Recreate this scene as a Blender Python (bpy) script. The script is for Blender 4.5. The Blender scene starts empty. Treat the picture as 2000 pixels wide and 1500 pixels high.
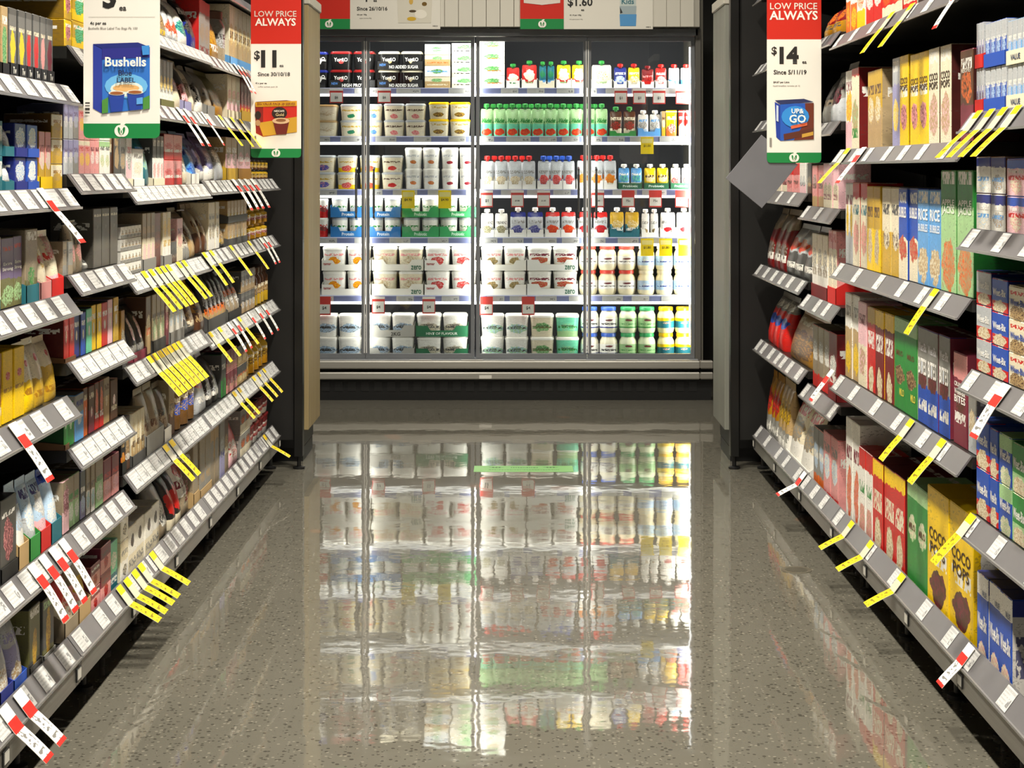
import bpy, bmesh, math, random
from mathutils import Vector, Matrix
random.seed(7)
# ------------------------------------------------------------------ camera, world, lights
F, H, VX, VY = 3400.0, 1.29, 1009.0, 335.0      # focal length in px (2000 px frame), eye height, vanishing point
scene = bpy.context.scene
col = scene.collection
cam = bpy.data.cameras.new('camera'); cam.sensor_width = 36; cam.lens = F/2000*36
cam.shift_x = -(VX-1000)/2000; cam.shift_y = -(750-VY)/2000; cam.clip_end = 60
camo = bpy.data.objects.new('camera', cam); col.objects.link(camo)
camo.location = (0, 0, H); camo.rotation_euler = (math.pi/2, 0, 0); scene.camera = camo
scene.view_settings.view_transform = 'Standard'; scene.view_settings.look = 'None'
scene.view_settings.gamma = 1; scene.view_settings.use_curve_mapping = False
scene.view_settings.exposure = 0.0
wd = bpy.data.worlds.new('store'); scene.world = wd; wd.use_nodes = True
wd.node_tree.nodes['Background'].inputs[0].default_value = (1.0, .95, .86, 1)
wd.node_tree.nodes['Background'].inputs[1].default_value = 0.10
def area(name, loc, sx, sy, power, color, rot=(0, 0, 0), spread=180):
    l = bpy.data.lights.new(name, 'AREA'); l.shape = 'RECTANGLE'; l.size = sx; l.size_y = sy
    l.energy = power; l.color = color; l.spread = math.radians(spread)
    o = bpy.data.objects.new(name, l); col.objects.link(o); o.location = loc; o.rotation_euler = rot
    return o
AISLE_LAMPS = [(-.5, 1.2), (1.2, 1.2), (2.9, 1.2), (4.6, 1.2), (6.3, 1.0)]
for ly, k in AISLE_LAMPS:                        # track lamps along the aisle ceiling
    area('aisle_lamp', (0, ly, 3.62), .16, .5, 60*k, (1, .93, .80), (math.radians(8), 0, 0), 125)

for lx in (-.7, .7):                             # lamps over the cross aisle in front of the fridge
    area('cross_aisle_lamp', (lx, 8.55, 3.62), .5, .16, 24, (1, .93, .80), (math.radians(6), 0, 0), 125)

# ------------------------------------------------------------------ colours and materials
CC = dict(yl='f6cc00', gd='c9a227', am='a8760f', rd='cc1f1a', dr='741014', pk='e59a98', mg='7d2a3c', og='e06a20', br='553520',
  tn='b89a6a', kf='978870', cr='e8dec2', wh='f0eee6', gy='8b8a85', dg='4c4c4b', bk='161616', sv='b9bdc1', bl='2450b4', nv='1b2a80',
  sk='5fa2e0', lb='b8d4ee', tl='1f6a78', mn='6ed0a8', gn='2b8a39', lg='a2cc90', ol='6b6a3c', pu='6c5a82', lv='9a98c2', pn='f0c0c8',
  lw='0f7f3e', lr='c4200c', hw='d9d5ca')
def lin(c):
    h = CC.get(c, c)
    v = [int(h[i:i+2], 16)/255 for i in (0, 2, 4)]
    return tuple(x/12.92 if x <= .04045 else ((x+.055)/1.055)**2.4 for x in v) + (1,)
MATS = {}
def mat(c, rough=.5, metal=0., spec=.5, emit=0., key=None):
    k = (c, rough, metal, spec, emit)
    if k in MATS: return MATS[k]
    m = bpy.data.materials.new('plain_%s_%d' % (c, len(MATS))); m.use_nodes = True
    b = m.node_tree.nodes['Principled BSDF']
    b.inputs['Base Color'].default_value = lin(c); b.inputs['Roughness'].default_value = rough
    b.inputs['Metallic'].default_value = metal; b.inputs['Specular IOR Level'].default_value = spec
    if emit:
        b.inputs['Emission Color'].default_value = lin(c); b.inputs['Emission Strength'].default_value = emit
    MATS[k] = m
    return m
class NG:                                        # small node graph writer
    def __init__(s, tree): s.t = tree
    def n(s, typ, **kw):
        nd = s.t.nodes.new(typ)
        for k, v in kw.items(): setattr(nd, k, v)
        return nd
    def put(s, sock, v):
        if isinstance(v, (int, float)): sock.default_value = v
        elif isinstance(v, tuple): sock.default_value = v
        else: s.t.links.new(v, sock)
    def m(s, op, a, b=0., c=None):
        nd = s.n('ShaderNodeMath', operation=op); s.put(nd.inputs[0], a); s.put(nd.inputs[1], b)
        if c is not None: s.put(nd.inputs[2], c)
        return nd.outputs[0]
    def mix(s, f, a, b):
        nd = s.n('ShaderNodeMix', data_type='RGBA'); s.put(nd.inputs[0], f); s.put(nd.inputs[6], a); s.put(nd.inputs[7], b)
        return nd.outputs[2]
    def vec(s, x, y, z=0.):
        nd = s.n('ShaderNodeCombineXYZ'); s.put(nd.inputs[0], x); s.put(nd.inputs[1], y); s.put(nd.inputs[2], z)
        return nd.outputs[0]
    def noise(s, v, scale, detail=2., rough=.5):
        nd = s.n('ShaderNodeTexNoise'); s.t.links.new(v, nd.inputs['Vector'])
        nd.inputs['Scale'].default_value = scale; nd.inputs['Detail'].default_value = detail; nd.inputs['Roughness'].default_value = rough
        return nd.outputs['Fac']
def print_group():
    g = bpy.data.node_groups.new('pack_print', 'ShaderNodeTree')
    for nm in ('A', 'B', 'C1', 'C2', 'L'): g.interface.new_socket(nm, in_out='INPUT', socket_type='NodeSocketColor')
    for nm in ('split', 'wob', 'pv', 'rx', 'ry', 'lv', 'lh', 'seed'): g.interface.new_socket(nm, in_out='INPUT', socket_type='NodeSocketFloat')
    g.interface.new_socket('Color', in_out='OUTPUT', socket_type='NodeSocketColor')
    w = NG(g); gi = w.n('NodeGroupInput').outputs; go = w.n('NodeGroupOutput')
    uv = w.n('ShaderNodeTexCoord').outputs['UV']; sp = w.n('ShaderNodeSeparateXYZ'); g.links.new(uv, sp.inputs[0])
    u, v = sp.outputs[0], sp.outputs[1]; sd = gi['seed']
    n1 = w.noise(w.vec(w.m('ADD', u, sd), w.m('MULTIPLY', v, 2.), sd), 4., 3.)
    n2 = w.noise(w.vec(w.m('MULTIPLY', u, 1.), w.m('MULTIPLY', v, 2.), sd), 15., 3., .55)
    n3 = w.noise(w.vec(w.m('MULTIPLY', u, 12.), w.m('MULTIPLY', v, 14.), sd), 1., 1.)
    n4 = w.noise(w.vec(w.m('MULTIPLY', u, 16.), w.m('MULTIPLY', v, 60.), sd), 1., 1.)
    d1 = w.m('SUBTRACT', n1, .5)
    c = w.mix(w.m('LESS_THAN', v, w.m('MULTIPLY_ADD', d1, gi['wob'], gi['split'])), gi['A'], gi['B'])
    eu = w.m('DIVIDE', w.m('SUBTRACT', u, .5), gi['rx']); ev = w.m('DIVIDE', w.m('SUBTRACT', v, gi['pv']), gi['ry'])
    e = w.m('ADD', w.m('ADD', w.m('MULTIPLY', eu, eu), w.m('MULTIPLY', ev, ev)), w.m('MULTIPLY', d1, 2.2))
    pc = w.mix(w.m('SMOOTH_MIN', 1., w.m('MAXIMUM', 0., w.m('MULTIPLY', w.m('SUBTRACT', n2, .46), 7.)), .05), gi['C1'], gi['C2'])
    c = w.mix(w.m('LESS_THAN', e, 1.), c, pc)
    lm = w.m('MULTIPLY', w.m('LESS_THAN', w.m('ABSOLUTE', w.m('SUBTRACT', v, gi['lv'])), gi['lh']), w.m('LESS_THAN', w.m('ABSOLUTE', w.m('SUBTRACT', u, .5)), .41))
    lm = w.m('MULTIPLY', lm, w.m('GREATER_THAN', n3, .46))
    c = w.mix(lm, c, gi['L'])
    fine = w.m('MULTIPLY', w.m('GREATER_THAN', n4, .60), w.m('GREATER_THAN', n1, .52))
    c = w.mix(w.m('MULTIPLY', fine, .38), c, (.05, .04, .04, 1))
    hs = w.n('ShaderNodeHueSaturation'); g.links.new(c, hs.inputs['Color'])
    g.links.new(w.m('MULTIPLY_ADD', n1, .55, .70), hs.inputs['Value'])
    g.links.new(hs.outputs[0], go.inputs[0])
    return g
PG = print_group()
def pk(spec, gloss=.38):
    """printed packaging: 'A B split C1 C2 pv L lv [rx ry lh wob]' read as top colour, lower colour, split height, picture, lettering"""
    k = ('pk', spec, gloss)
    if k in MATS: return MATS[k]
    t = spec.split(); t += [t[0], '0', t[0], t[0], '.3', 'wh', '.7'][len(t)-1:] if len(t) < 8 else []
    x = [float(q) for q in t[8:]] + [.40, .17, .06, .12][len(t)-8:]
    m = bpy.data.materials.new('print_%d' % len(MATS)); m.use_nodes = True
    g = m.node_tree.nodes.new('ShaderNodeGroup'); g.node_tree = PG
    for nm, c in zip(('A', 'B', 'C1', 'C2', 'L'), (t[0], t[1], t[3], t[4], t[6])): g.inputs[nm].default_value = lin(c)
    for nm, f in zip(('split', 'pv', 'lv', 'rx', 'ry', 'lh', 'wob'), (float(t[2]), float(t[5]), float(t[7]), x[0], x[1], x[2], x[3])): g.inputs[nm].default_value = f
    g.inputs['seed'].default_value = (len(MATS)*1.37) % 23
    b = m.node_tree.nodes['Principled BSDF']; m.node_tree.links.new(g.outputs[0], b.inputs['Base Color'])
    b.inputs['Roughness'].default_value = gloss
    MATS[k] = m
    return m
def tex_mat(name, build, rough=.5, metal=0.):
    m = bpy.data.materials.new(name); m.use_nodes = True; w = NG(m.node_tree)
    b = m.node_tree.nodes['Principled BSDF']; b.inputs['Roughness'].default_value = rough; b.inputs['Metallic'].default_value = metal
    build(w, b)
    return m
def ticket_build(w, b):                          # small price ticket: grey scribbled lines and a darker price figure
    uv = w.n('ShaderNodeTexCoord').outputs['UV']; sp = w.n('ShaderNodeSeparateXYZ'); w.t.links.new(uv, sp.inputs[0])
    u, v = sp.outputs[0], sp.outputs[1]
    oi = w.n('ShaderNodeObjectInfo').outputs['Random']; r = w.m('MULTIPLY', oi, 40.)
    n = w.noise(w.vec(w.m('MULTIPLY', u, 34.), w.m('MULTIPLY', v, 16.), r), 1., 1.)
    row = w.m('GREATER_THAN', w.m('SINE', w.m('MULTIPLY', v, 38.)), .25)
    lft = w.m('MULTIPLY', w.m('LESS_THAN', u, w.m('MULTIPLY_ADD', oi, .2, .5)), w.m('GREATER_THAN', u, .06))
    txt = w.m('MULTIPLY', w.m('MULTIPLY', row, lft), w.m('GREATER_THAN', n, .42))
    top = w.m('MULTIPLY', w.m('MULTIPLY', w.m('GREATER_THAN', v, .80), w.m('LESS_THAN', v, .92)), w.m('GREATER_THAN', n, .36))
    n5 = w.noise(w.vec(w.m('MULTIPLY', u, 16.), w.m('MULTIPLY', v, 7.), r), 1., 0.)
    big = w.m('MULTIPLY', w.m('MULTIPLY', w.m('LESS_THAN', w.m('ABSOLUTE', w.m('SUBTRACT', v, .38)), .20), w.m('LESS_THAN', w.m('ABSOLUTE', w.m('SUBTRACT', u, .80)), .12)), w.m('GREATER_THAN', n5, .45))
    k = w.m('MAXIMUM', w.m('MULTIPLY', w.m('MAXIMUM', txt, top), .32), w.m('MULTIPLY', big, .7))
    c = w.mix(k, lin('cbcbc9'), (.08, .08, .09, 1))
    w.t.links.new(c, b.inputs['Base Color'])
M_TICKET = tex_mat('ticket_print', ticket_build, .35)
def metal_build(c1, c2, sc):
    def f(w, b):
        tc = w.n('ShaderNodeTexCoord').outputs['Object']
        mp = w.n('ShaderNodeMapping'); w.t.links.new(tc, mp.inputs[0]); mp.inputs['Scale'].default_value = sc
        w.t.links.new(w.mix(w.noise(mp.outputs[0], 3., 4.), lin(c1), lin(c2)), b.inputs['Base Color'])
    return f
M_STRIP = tex_mat('ticket_strip_plastic', metal_build('5d5b5e', '757374', (1, 1, 1)), .3)
M_KICK = tex_mat('kick_panel_metal', metal_build('6d6a64', '95918a', (1.5, 3, 60)), .36, .55)
M_STEEL = tex_mat('brushed_steel', metal_build('9a978f', 'bdbab2', (1, 2, 80)), .34, .45)
M_FRAME = tex_mat('door_aluminium', metal_build('74777b', '8c8f94', (3, 3, 3)), .36, .3)
M_BLACK = mat('0d0d0d', .45); M_SHELF = tex_mat('black_shelf_steel', metal_build('121211', '20201e', (6, 6, 6)), .4)
def wood_build(c1, c2):
    def f(w, b):
        tc = w.n('ShaderNodeTexCoord').outputs['Object']
        mp = w.n('ShaderNodeMapping'); w.t.links.new(tc, mp.inputs[0]); mp.inputs['Scale'].default_value = (9, 9, .7)
        w.t.links.new(w.mix(w.noise(mp.outputs[0], 3., 5., .6), lin(c1), lin(c2)), b.inputs['Base Color'])
    return f
M_WOOD = tex_mat('pale_wood_laminate', wood_build('7d6c4a', 'a39168'), .5)
M_WOODG = tex_mat('grey_wood_laminate', wood_build('6f7068', '8d8e84'), .5)
def glass_mat():
    m = bpy.data.materials.new('clear_glass'); m.use_nodes = True; t = m.node_tree; t.nodes.clear(); w = NG(t)
    o = w.n('ShaderNodeOutputMaterial'); tr = w.n('ShaderNodeBsdfTransparent'); gl = w.n('ShaderNodeBsdfGlossy'); gl.inputs['Roughness'].default_value = .02
    tr.inputs[0].default_value = (.96, .98, .98, 1)
    fr = w.n('ShaderNodeFresnel'); fr.inputs[0].default_value = 1.45; mx = w.n('ShaderNodeMixShader')
    t.links.new(fr.outputs[0], mx.inputs[0]); t.links.new(tr.outputs[0], mx.inputs[1]); t.links.new(gl.outputs[0], mx.inputs[2]); t.links.new(mx.outputs[0], o.inputs[0])
    return m
M_GLASS = glass_mat()
def floor_build(w, b):                           # honed concrete with dark aggregate flecks, polished clear coat
    tc = w.n('ShaderNodeTexCoord').outputs['Object']
    big = w.noise(tc, .9, 4., .6); c = w.mix(big, lin('59564d'), lin('6d6a60'))
    vo = w.n('ShaderNodeTexVoronoi'); vo.inputs['Scale'].default_value = 95.; w.t.links.new(tc, vo.inputs['Vector'])
    sep = w.n('ShaderNodeSeparateColor'); w.t.links.new(vo.outputs['Color'], sep.inputs[0])
    sp = w.m('MULTIPLY', w.m('LESS_THAN', vo.outputs['Distance'], w.m('MULTIPLY', sep.outputs[1], .0055*95)), w.m('GREATER_THAN', sep.outputs[0], .55))
    c = w.mix(w.m('MULTIPLY', sp, .62), c, lin('2a2722'))
    sp2 = w.m('MULTIPLY', w.m('LESS_THAN', vo.outputs['Distance'], .35), w.m('LESS_THAN', sep.outputs[0], .16))
    c = w.mix(w.m('MULTIPLY', sp2, .35), c, lin('a39d8e'))
    rust = w.m('MULTIPLY', w.m('GREATER_THAN', w.noise(tc, 2.2, 2.), .70), .25)
    c = w.mix(rust, c, lin('9a6a4c'))
    w.t.links.new(c, b.inputs['Base Color'])
    w.t.links.new(w.m('MULTIPLY_ADD', w.noise(tc, 6., 4.), .04, .012), b.inputs['Roughness'])
    b.inputs['IOR'].default_value = 1.75; b.inputs['Specular IOR Level'].default_value = .65
    bp = w.n('ShaderNodeBump'); bp.inputs['Strength'].default_value = .035; bp.inputs['Distance'].default_value = .02
    w.t.links.new(w.noise(tc, 5., 3.), bp.inputs['Height']); w.t.links.new(bp.outputs[0], b.inputs['Normal'])
M_FLOOR = tex_mat('polished_concrete', floor_build, .08)

# ------------------------------------------------------------------ mesh helpers
class MB:
    """collects quads and polygons with a material slot each and builds ONE mesh"""
    def __init__(s): s.v, s.f, s.m, s.uv, s.mats = [], [], [], [], []
    def slot(s, m):
        if m not in s.mats: s.mats.append(m)
        return s.mats.index(m)
    def poly(s, pts, m, uvs=None):
        i = len(s.v); s.v += [tuple(p) for p in pts]; s.f.append(list(range(i, i+len(pts)))); s.m.append(s.slot(m))
        s.uv.append(uvs or [(0., 0.)]*len(pts))
        return s
    def box(s, x0, x1, y0, y1, z0, z1, m, front=None, top=None):
        q = lambda a, b, c, d: [a, b, c, d]
        U = [(0, 0), (1, 0), (1, 1), (0, 1)]
        s.poly(q((x0, y0, z0), (x1, y0, z0), (x1, y0, z1), (x0, y0, z1)), front or m, U)
        s.poly(q((x1, y1, z0), (x0, y1, z0), (x0, y1, z1), (x1, y1, z1)), m, U)
        s.poly(q((x0, y1, z0), (x0, y0, z0), (x0, y0, z1), (x0, y1, z1)), m, U)
        s.poly(q((x1, y0, z0), (x1, y1, z0), (x1, y1, z1), (x1, y0, z1)), m, U)
        s.poly(q((x0, y0, z1), (x1, y0, z1), (x1, y1, z1), (x0, y1, z1)), top or m, U)
        s.poly(q((x0, y1, z0), (x1, y1, z0), (x1, y0, z0), (x0, y0, z0)), m, U)
        return s
    def ring(s, secs, seg, m, caps=True, cap_m=None, uvz=None):
        """loft of superellipse sections (z, half width, half depth, exponent, x offset, y offset)"""
        z0, z1 = uvz or (secs[0][0], secs[-1][0]); hw = max(q[1] for q in secs); rings = []
        for (z, a, b, e, ox, oy) in secs:
            r = []
            for k in range(seg):
                t = 2*math.pi*k/seg - math.pi/2; c, n = math.cos(t), math.sin(t)
                r.append((ox+a*math.copysign(abs(c)**(2/e), c), oy+b*math.copysign(abs(n)**(2/e), n), z))
            rings.append(r)
        uvf = lambda p: (.5+.5*p[0]/max(hw, 1e-6), (p[2]-z0)/max(z1-z0, 1e-6))
        for i in range(len(rings)-1):
            for k in range(seg):
                q = [rings[i][k], rings[i][(k+1) % seg], rings[i+1][(k+1) % seg], rings[i+1][k]]
                s.poly(q, m, [uvf(p) for p in q])
        if caps:
            s.poly(rings[-1], cap_m or m, [uvf(p) for p in rings[-1]]); s.poly(rings[0][::-1], m, [uvf(p) for p in rings[0][::-1]])
        return s
    def tube(s, pts, r, m, seg=8):
        prev = None
        for i, p in enumerate(pts):
            p = Vector(p); d = Vector(pts[min(i+1, len(pts)-1)])-Vector(pts[max(i-1, 0)]); d.normalize()
            a = d.cross(Vector((0, 0, 1)) if abs(d.z) < .9 else Vector((1, 0, 0))).normalized(); b = d.cross(a)
            rg = [p+a*r*math.cos(2*math.pi*k/seg)+b*r*math.sin(2*math.pi*k/seg) for k in range(seg)]
            if prev:
                for k in range(seg): s.poly([prev[k], prev[(k+1) % seg], rg[(k+1) % seg], rg[k]], m)
            else: s.poly(rg[::-1], m)
            prev = rg
        s.poly(prev, m)
        return s
    def mesh(s, name='m', smooth=False, bevel=0.):
        me = bpy.data.meshes.new(name); me.from_pydata(s.v, [], s.f)
        for m in s.mats: me.materials.append(m)
        me.polygons.foreach_set('material_index', s.m)
        ul = me.uv_layers.new(name='UVMap'); flat = [c for f in s.uv for p in f for c in p]; ul.data.foreach_set('uv', flat)
        bm = bmesh.new(); bm.from_mesh(me); bmesh.ops.remove_doubles(bm, verts=bm.verts, dist=1e-5)
        if bevel: bmesh.ops.bevel(bm, geom=list(bm.edges), offset=bevel, segments=1, affect='EDGES', profile=.5)
        bmesh.ops.recalc_face_normals(bm, faces=bm.faces)
        bm.to_mesh(me); bm.free()
        if smooth:
            me.polygons.foreach_set('use_smooth', [True]*len(me.polygons)); me.set_sharp_from_angle(angle=math.radians(40))
        me.update()
        return me
def link(name, data, parent=None, loc=(0, 0, 0), rotz=0.):
    o = bpy.data.objects.new(name, data); col.objects.link(o); o.location = loc; o.rotation_euler = (0, 0, rotz)
    if parent: o.parent = parent
    return o
def tag(o, label=None, cat=None, group=None, kind=None):
    for k, v in (('label', label), ('category', cat), ('group', group), ('kind', kind)):
        if v: o[k] = v
    return o
LABELS = {}
def check(label, key):
    n = len(label.replace(',', '').split())
    if not 4 <= n <= 16: print('LABEL LENGTH', n, label)
    if LABELS.setdefault(label, key) != key: print('LABEL TWICE', label)
TXT = {}
def text_mesh(s, bold=True):                     # bold=2 is extra heavy
    k = (s, bold)
    if k not in TXT:
        cu = bpy.data.curves.new('t', 'FONT'); cu.body = s; cu.align_x = 'CENTER'; cu.resolution_u = 2; cu.offset = {True: .022, False: .006, 2: .045}[bold]
        ob = bpy.data.objects.new('t', cu); me = bpy.data.meshes.new_from_object(ob)
        xs = [v.co.x for v in me.vertices]; ys = [v.co.y for v in me.vertices]
        x0, x1, y0, y1 = min(xs), max(xs), min(ys), max(ys)
        for v in me.vertices: v.co = ((v.co.x-(x0+x1)/2)/(x1-x0), 0, (v.co.y-(y0+y1)/2)/(y1-y0))
        me.materials.clear(); TXT[k] = (me, (x1-x0)/(y1-y0)); bpy.data.objects.remove(ob); bpy.data.curves.remove(cu)
    return TXT[k]
TM = {}
def lettering(parent, s, x, y, z, w, h, c, bold=True, vert=False, fit=False, rx=0., name='lettering'):
    """flat printed words on a front face (local -y); fit keeps the letters' own proportions inside w x h"""
    me, asp = text_mesh(s, bold); k = (s, bold, c)
    if k not in TM:
        TM[k] = me.copy(); TM[k].materials.append(mat(c, .5))
    if fit:
        if w/h > asp: w = h*asp
        else: h = w/asp
    o = link(name, TM[k], parent, (x, y, z)); o.scale = (w, 1, h)
    if vert: o.rotation_euler = (0, math.radians(-90), 0)
    if rx: o.rotation_euler = (rx, 0, 0)
    return o
# ------------------------------------------------------------------ the setting
def structure(name, b, bevel=0.): return tag(link(name, b.mesh(name, bevel=bevel)), kind='structure')
structure('floor', MB().box(-6, 6, -4, 11.2, -.12, 0, M_FLOOR))
structure('ceiling', MB().box(-6, 6, -4, 11.2, 4.1, 4.2, mat('2c2b29', .9)))
structure('wall_back', MB().box(-6, 6, 11.0, 11.15, 0, 4.1, mat('3a3936', .8)))
for iq, (lx, (ly, k)) in enumerate([(0, q) for q in AISLE_LAMPS[::-1]]+[(-.7, (8.55, 1)), (.7, (8.55, 1))]):
    b = MB().box(-.11, .11, -.32, .32, .02, .11, mat('1c1c1c', .5)).box(-.012, .012, -.2, -.17, .11, .46, mat('1c1c1c', .5)).box(-.012, .012, .17, .2, .11, .46, mat('1c1c1c', .5))
    o = link('track_lamp', b.mesh('track_lamp'), None, (lx, ly, 3.64))
    tag(o, 'black track lamp hung from ceiling %s' % (['nearest the fridge', 'second nearest fridge', 'third nearest fridge', 'fourth nearest fridge', 'fifth nearest fridge'][iq]+' over the aisle' if lx == 0 else 'before fridge toward %s side' % ('coffee' if lx < 0 else 'cereal')), 'lamp', 'track lamps on the ceiling')

# ------------------------------------------------------------------ shelving bays on both sides of the aisle
XL, XP = 1.012, 1.055                            # ticket strip front edge and product front, metres from the aisle centre line
ORD = ['bottom', 'second', 'third', 'fourth', 'fifth', 'sixth', 'seventh', 'eighth', 'ninth']
BAYS = {
 'A': dict(s=-1, y=(2.90, 4.05), nth='fourth', lv=[.161, .403, .725, .963, 1.207, 1.445, 1.80], tk='sasaaaa'),
 'B': dict(s=-1, y=(4.05, 4.63), nth='third', lv=[.161, .40, .597, .80, 1.003, 1.24, 1.54, 1.86], tk='saddaasn'),
 'C': dict(s=-1, y=(4.63, 5.78), nth='second', lv=[.161, .436, .722, .966, 1.205, 1.44, 1.645, 1.90], tk='addddadn'),
 'D': dict(s=-1, y=(5.78, 7.45), nth='first', lv=[.161, .436, .70, .975, 1.215, 1.44, 1.64, 1.90], tk='addaasan'),
 'R1': dict(s=1, y=(2.85, 4.0), nth='fourth', lv=[.161, .462, .792, 1.115, 1.38, 1.75], tk='tttttn'),
 'R2': dict(s=1, y=(4.0, 5.62), nth='third', lv=[.161, .591, .952, 1.316, 1.684, 2.0], tk='tttttn'),
 'R3': dict(s=1, y=(5.62, 6.25), nth='second', lv=[.161, .487, .807, 1.123, 1.41, 1.70, 2.0], tk='ttttttn'),
 'R4': dict(s=1, y=(6.25, 7.45), nth='first', lv=[.161, .53, .85, 1.167, 1.46, 1.70, 2.0], tk='tssttsn'),
}
def side(b): return 'coffee' if b['s'] < 0 else 'cereal'
def strip_mesh(L):
    b = MB(); c = [(0, 0), (.004, -.0015), (.037, .0435), (.033, .045)]
    for i in range(4):
        (y0, z0), (y1, z1) = c[i], c[(i+1) % 4]; b.poly([(-L/2, y0, z0), (L/2, y0, z0), (L/2, y1, z1), (-L/2, y1, z1)], M_STRIP)
    b.poly([(-L/2, y, z) for y, z in c[::-1]], M_STRIP).poly([(L/2, y, z) for y, z in c], M_STRIP)
    b.box(-L/2, L/2, -.0035, .002, -.004, .0015, mat('8e8c8a', .25, .3))        # clear lower channel edge
    return b.mesh('ticket_strip')
TKM = {}
def ticket_mesh(w):
    if w not in TKM:
        n = (-.806*.0012, .591*.0012); f = lambda t: (.033*t+n[0], .045*t+n[1])
        (ya, za), (yb, zb) = f(.08), f(.95)
        TKM[w] = MB().poly([(-w/2, ya, za), (w/2, ya, za), (w/2, yb, zb), (-w/2, yb, zb)], M_TICKET, [(0, 0), (1, 0), (1, 1), (0, 1)]).mesh('price_ticket')
    return TKM[w]
PLATE = MB().box(-.02, .02, -.003, 0, -.016, .016, mat('1a1a1a', .4)).box(-.016, .016, -.004, -.003, -.012, .012, mat('c9c6bd', .5)).mesh('label_plate', bevel=.0008)
FOOT = MB().ring([(0, .026, .026, 2, 0, 0), (.008, .026, .026, 2, 0, 0), (.012, .009, .009, 2, 0, 0), (.06, .009, .009, 2, 0, 0), (.064, .018, .018, 2, 0, 0), (.105, .018, .018, 2, 0, 0)], 10, M_BLACK).mesh('foot', smooth=True)
PATT = dict(a=((.075, .085), .036), d=((.08, .09, .095), .006), s=((.075, .08), .10), t=((.065, .07), .19))
for key, b in BAYS.items():
    s = b['s']; y0, y1 = b['y']; L = y1-y0-.006
    root = link('shelving_bay', None, None, (s*XL, (y0+y1)/2, 0), -s*math.pi/2); b['root'] = root
    tag(root, 'black %s shelving bay with grey ticket strips, %s from the fridge' % (side(b), b['nth']), 'shelving', 'shelving bays along the aisle')
    check(root['label'], key)
    link('back_panel', MB().box(-L/2, L/2, .475, .50, .06, 2.25, M_SHELF).mesh('back_panel'), root)
    for x in (-L/2, L/2-.03):
        link('upright', MB().box(x, x+.03, .45, .475, 0.0, 2.25, M_BLACK).mesh('upright'), root)
    for k, low in enumerate(b['lv']):
        base = k == 0; zt = (.19 if s < 0 else .15) if base else low+.042
        m = MB().box(-L/2, L/2, .036, .45, zt-.028, zt, M_SHELF)
        for x in (-L/2+.002, L/2-.012):          # cranked side brackets under the board
            if not base: m.poly([(x, .06, zt-.028), (x, .45, zt-.028), (x, .45, zt-.10), (x, .40, zt-.10)], M_BLACK)
        sh = link('shelf', m.mesh('shelf'), root)
        st = link('ticket_strip', strip_mesh(L), sh, (0, 0, low))
        pt = b['tk'][k]
        if pt in PATT:
            ws, gap = PATT[pt]; x = -L/2+.02; rr = random.Random(key+str(k))
            while x < L/2-.06:
                w = rr.choice(ws); link('price_ticket', ticket_mesh(w), sh, (x+w/2, 0, low))
                x += w+gap*rr.uniform(.55, 1.5)
        b.setdefault('zt', []).append(zt)
    n = max(1, round(L/.58)); step = L/n
    for i in range(n):
        xa = -L/2+i*step
        kp = link('kick_panel', MB().box(xa+.002, xa+step-.002, .001, .012, .104, .158, M_KICK).mesh('kick_panel', bevel=.0012), root)
        link('label_plate', PLATE, kp, (xa+step-.03 if s < 0 else xa+.03, 0, .131))
        link('foot', FOOT, root, (xa+step*.5, .07, 0)); link('foot', FOOT, root, (xa+.03, .10, 0))

# ------------------------------------------------------------------ yellow and red price flags that hang off the ticket strips
def seg_flag(w, th, L, spec, seed):
    """strip that follows the ticket strip then sticks out; spec is a list of (end fraction, material)"""
    b = MB(); pts = [(.030, .0455), (-.003, .0005)]
    for q in (.35, .7, 1.0):
        a = th+(q-.35)*.10; px, pz = pts[-1]; pts.append((px-L/3*math.cos(a), pz-L/3*math.sin(a)))
    off = (-.0026, .0018); P_ = [(y+off[0], z+off[1]) for y, z in pts]
    ln = [0]
    for i in range(1, len(P_)): ln.append(ln[-1]+math.dist(P_[i], P_[i-1]))
    def at(t):
        t *= ln[-1]
        for i in range(1, len(P_)):
            if t <= ln[i]+1e-9:
                q = (t-ln[i-1])/(ln[i]-ln[i-1]); return (P_[i-1][0]+(P_[i][0]-P_[i-1][0])*q, P_[i-1][1]+(P_[i][1]-P_[i-1][1])*q)
        return P_[-1]
    cuts = sorted(set([round(x/ln[-1], 4) for x in ln]+[q[0] for q in spec]+[0])); h = .0008
    for t0, t1 in zip(cuts, cuts[1:]):
        m = next(mm for e, mm in spec if (t0+t1)/2 <= e+1e-6)
        (a, c), (d, e) = at(t0), at(t1)
        b.poly([(-w/2, d, e), (w/2, d, e), (w/2, a, c), (-w/2, a, c)], m, [(0, 1-t1), (1, 1-t1), (1, 1-t0), (0, 1-t0)])
        b.poly([(-w/2, a+h, c-h), (w/2, a+h, c-h), (w/2, d+h, e-h), (-w/2, d+h, e-h)], mat('d8d5cc', .5))
    for x in (-w/2, w/2):
        for t0, t1 in zip(cuts, cuts[1:]):
            (a, c), (d, e) = at(t0), at(t1); b.poly([(x, a, c), (x, d, e), (x, d+h, e-h), (x, a+h, c-h)], mat('d8d5cc', .5))
    return b.mesh('price_flag')
YF, RF, WF = mat('fbd600', .4), mat('d8261c', .4), mat('f4f1ea', .4)
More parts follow.
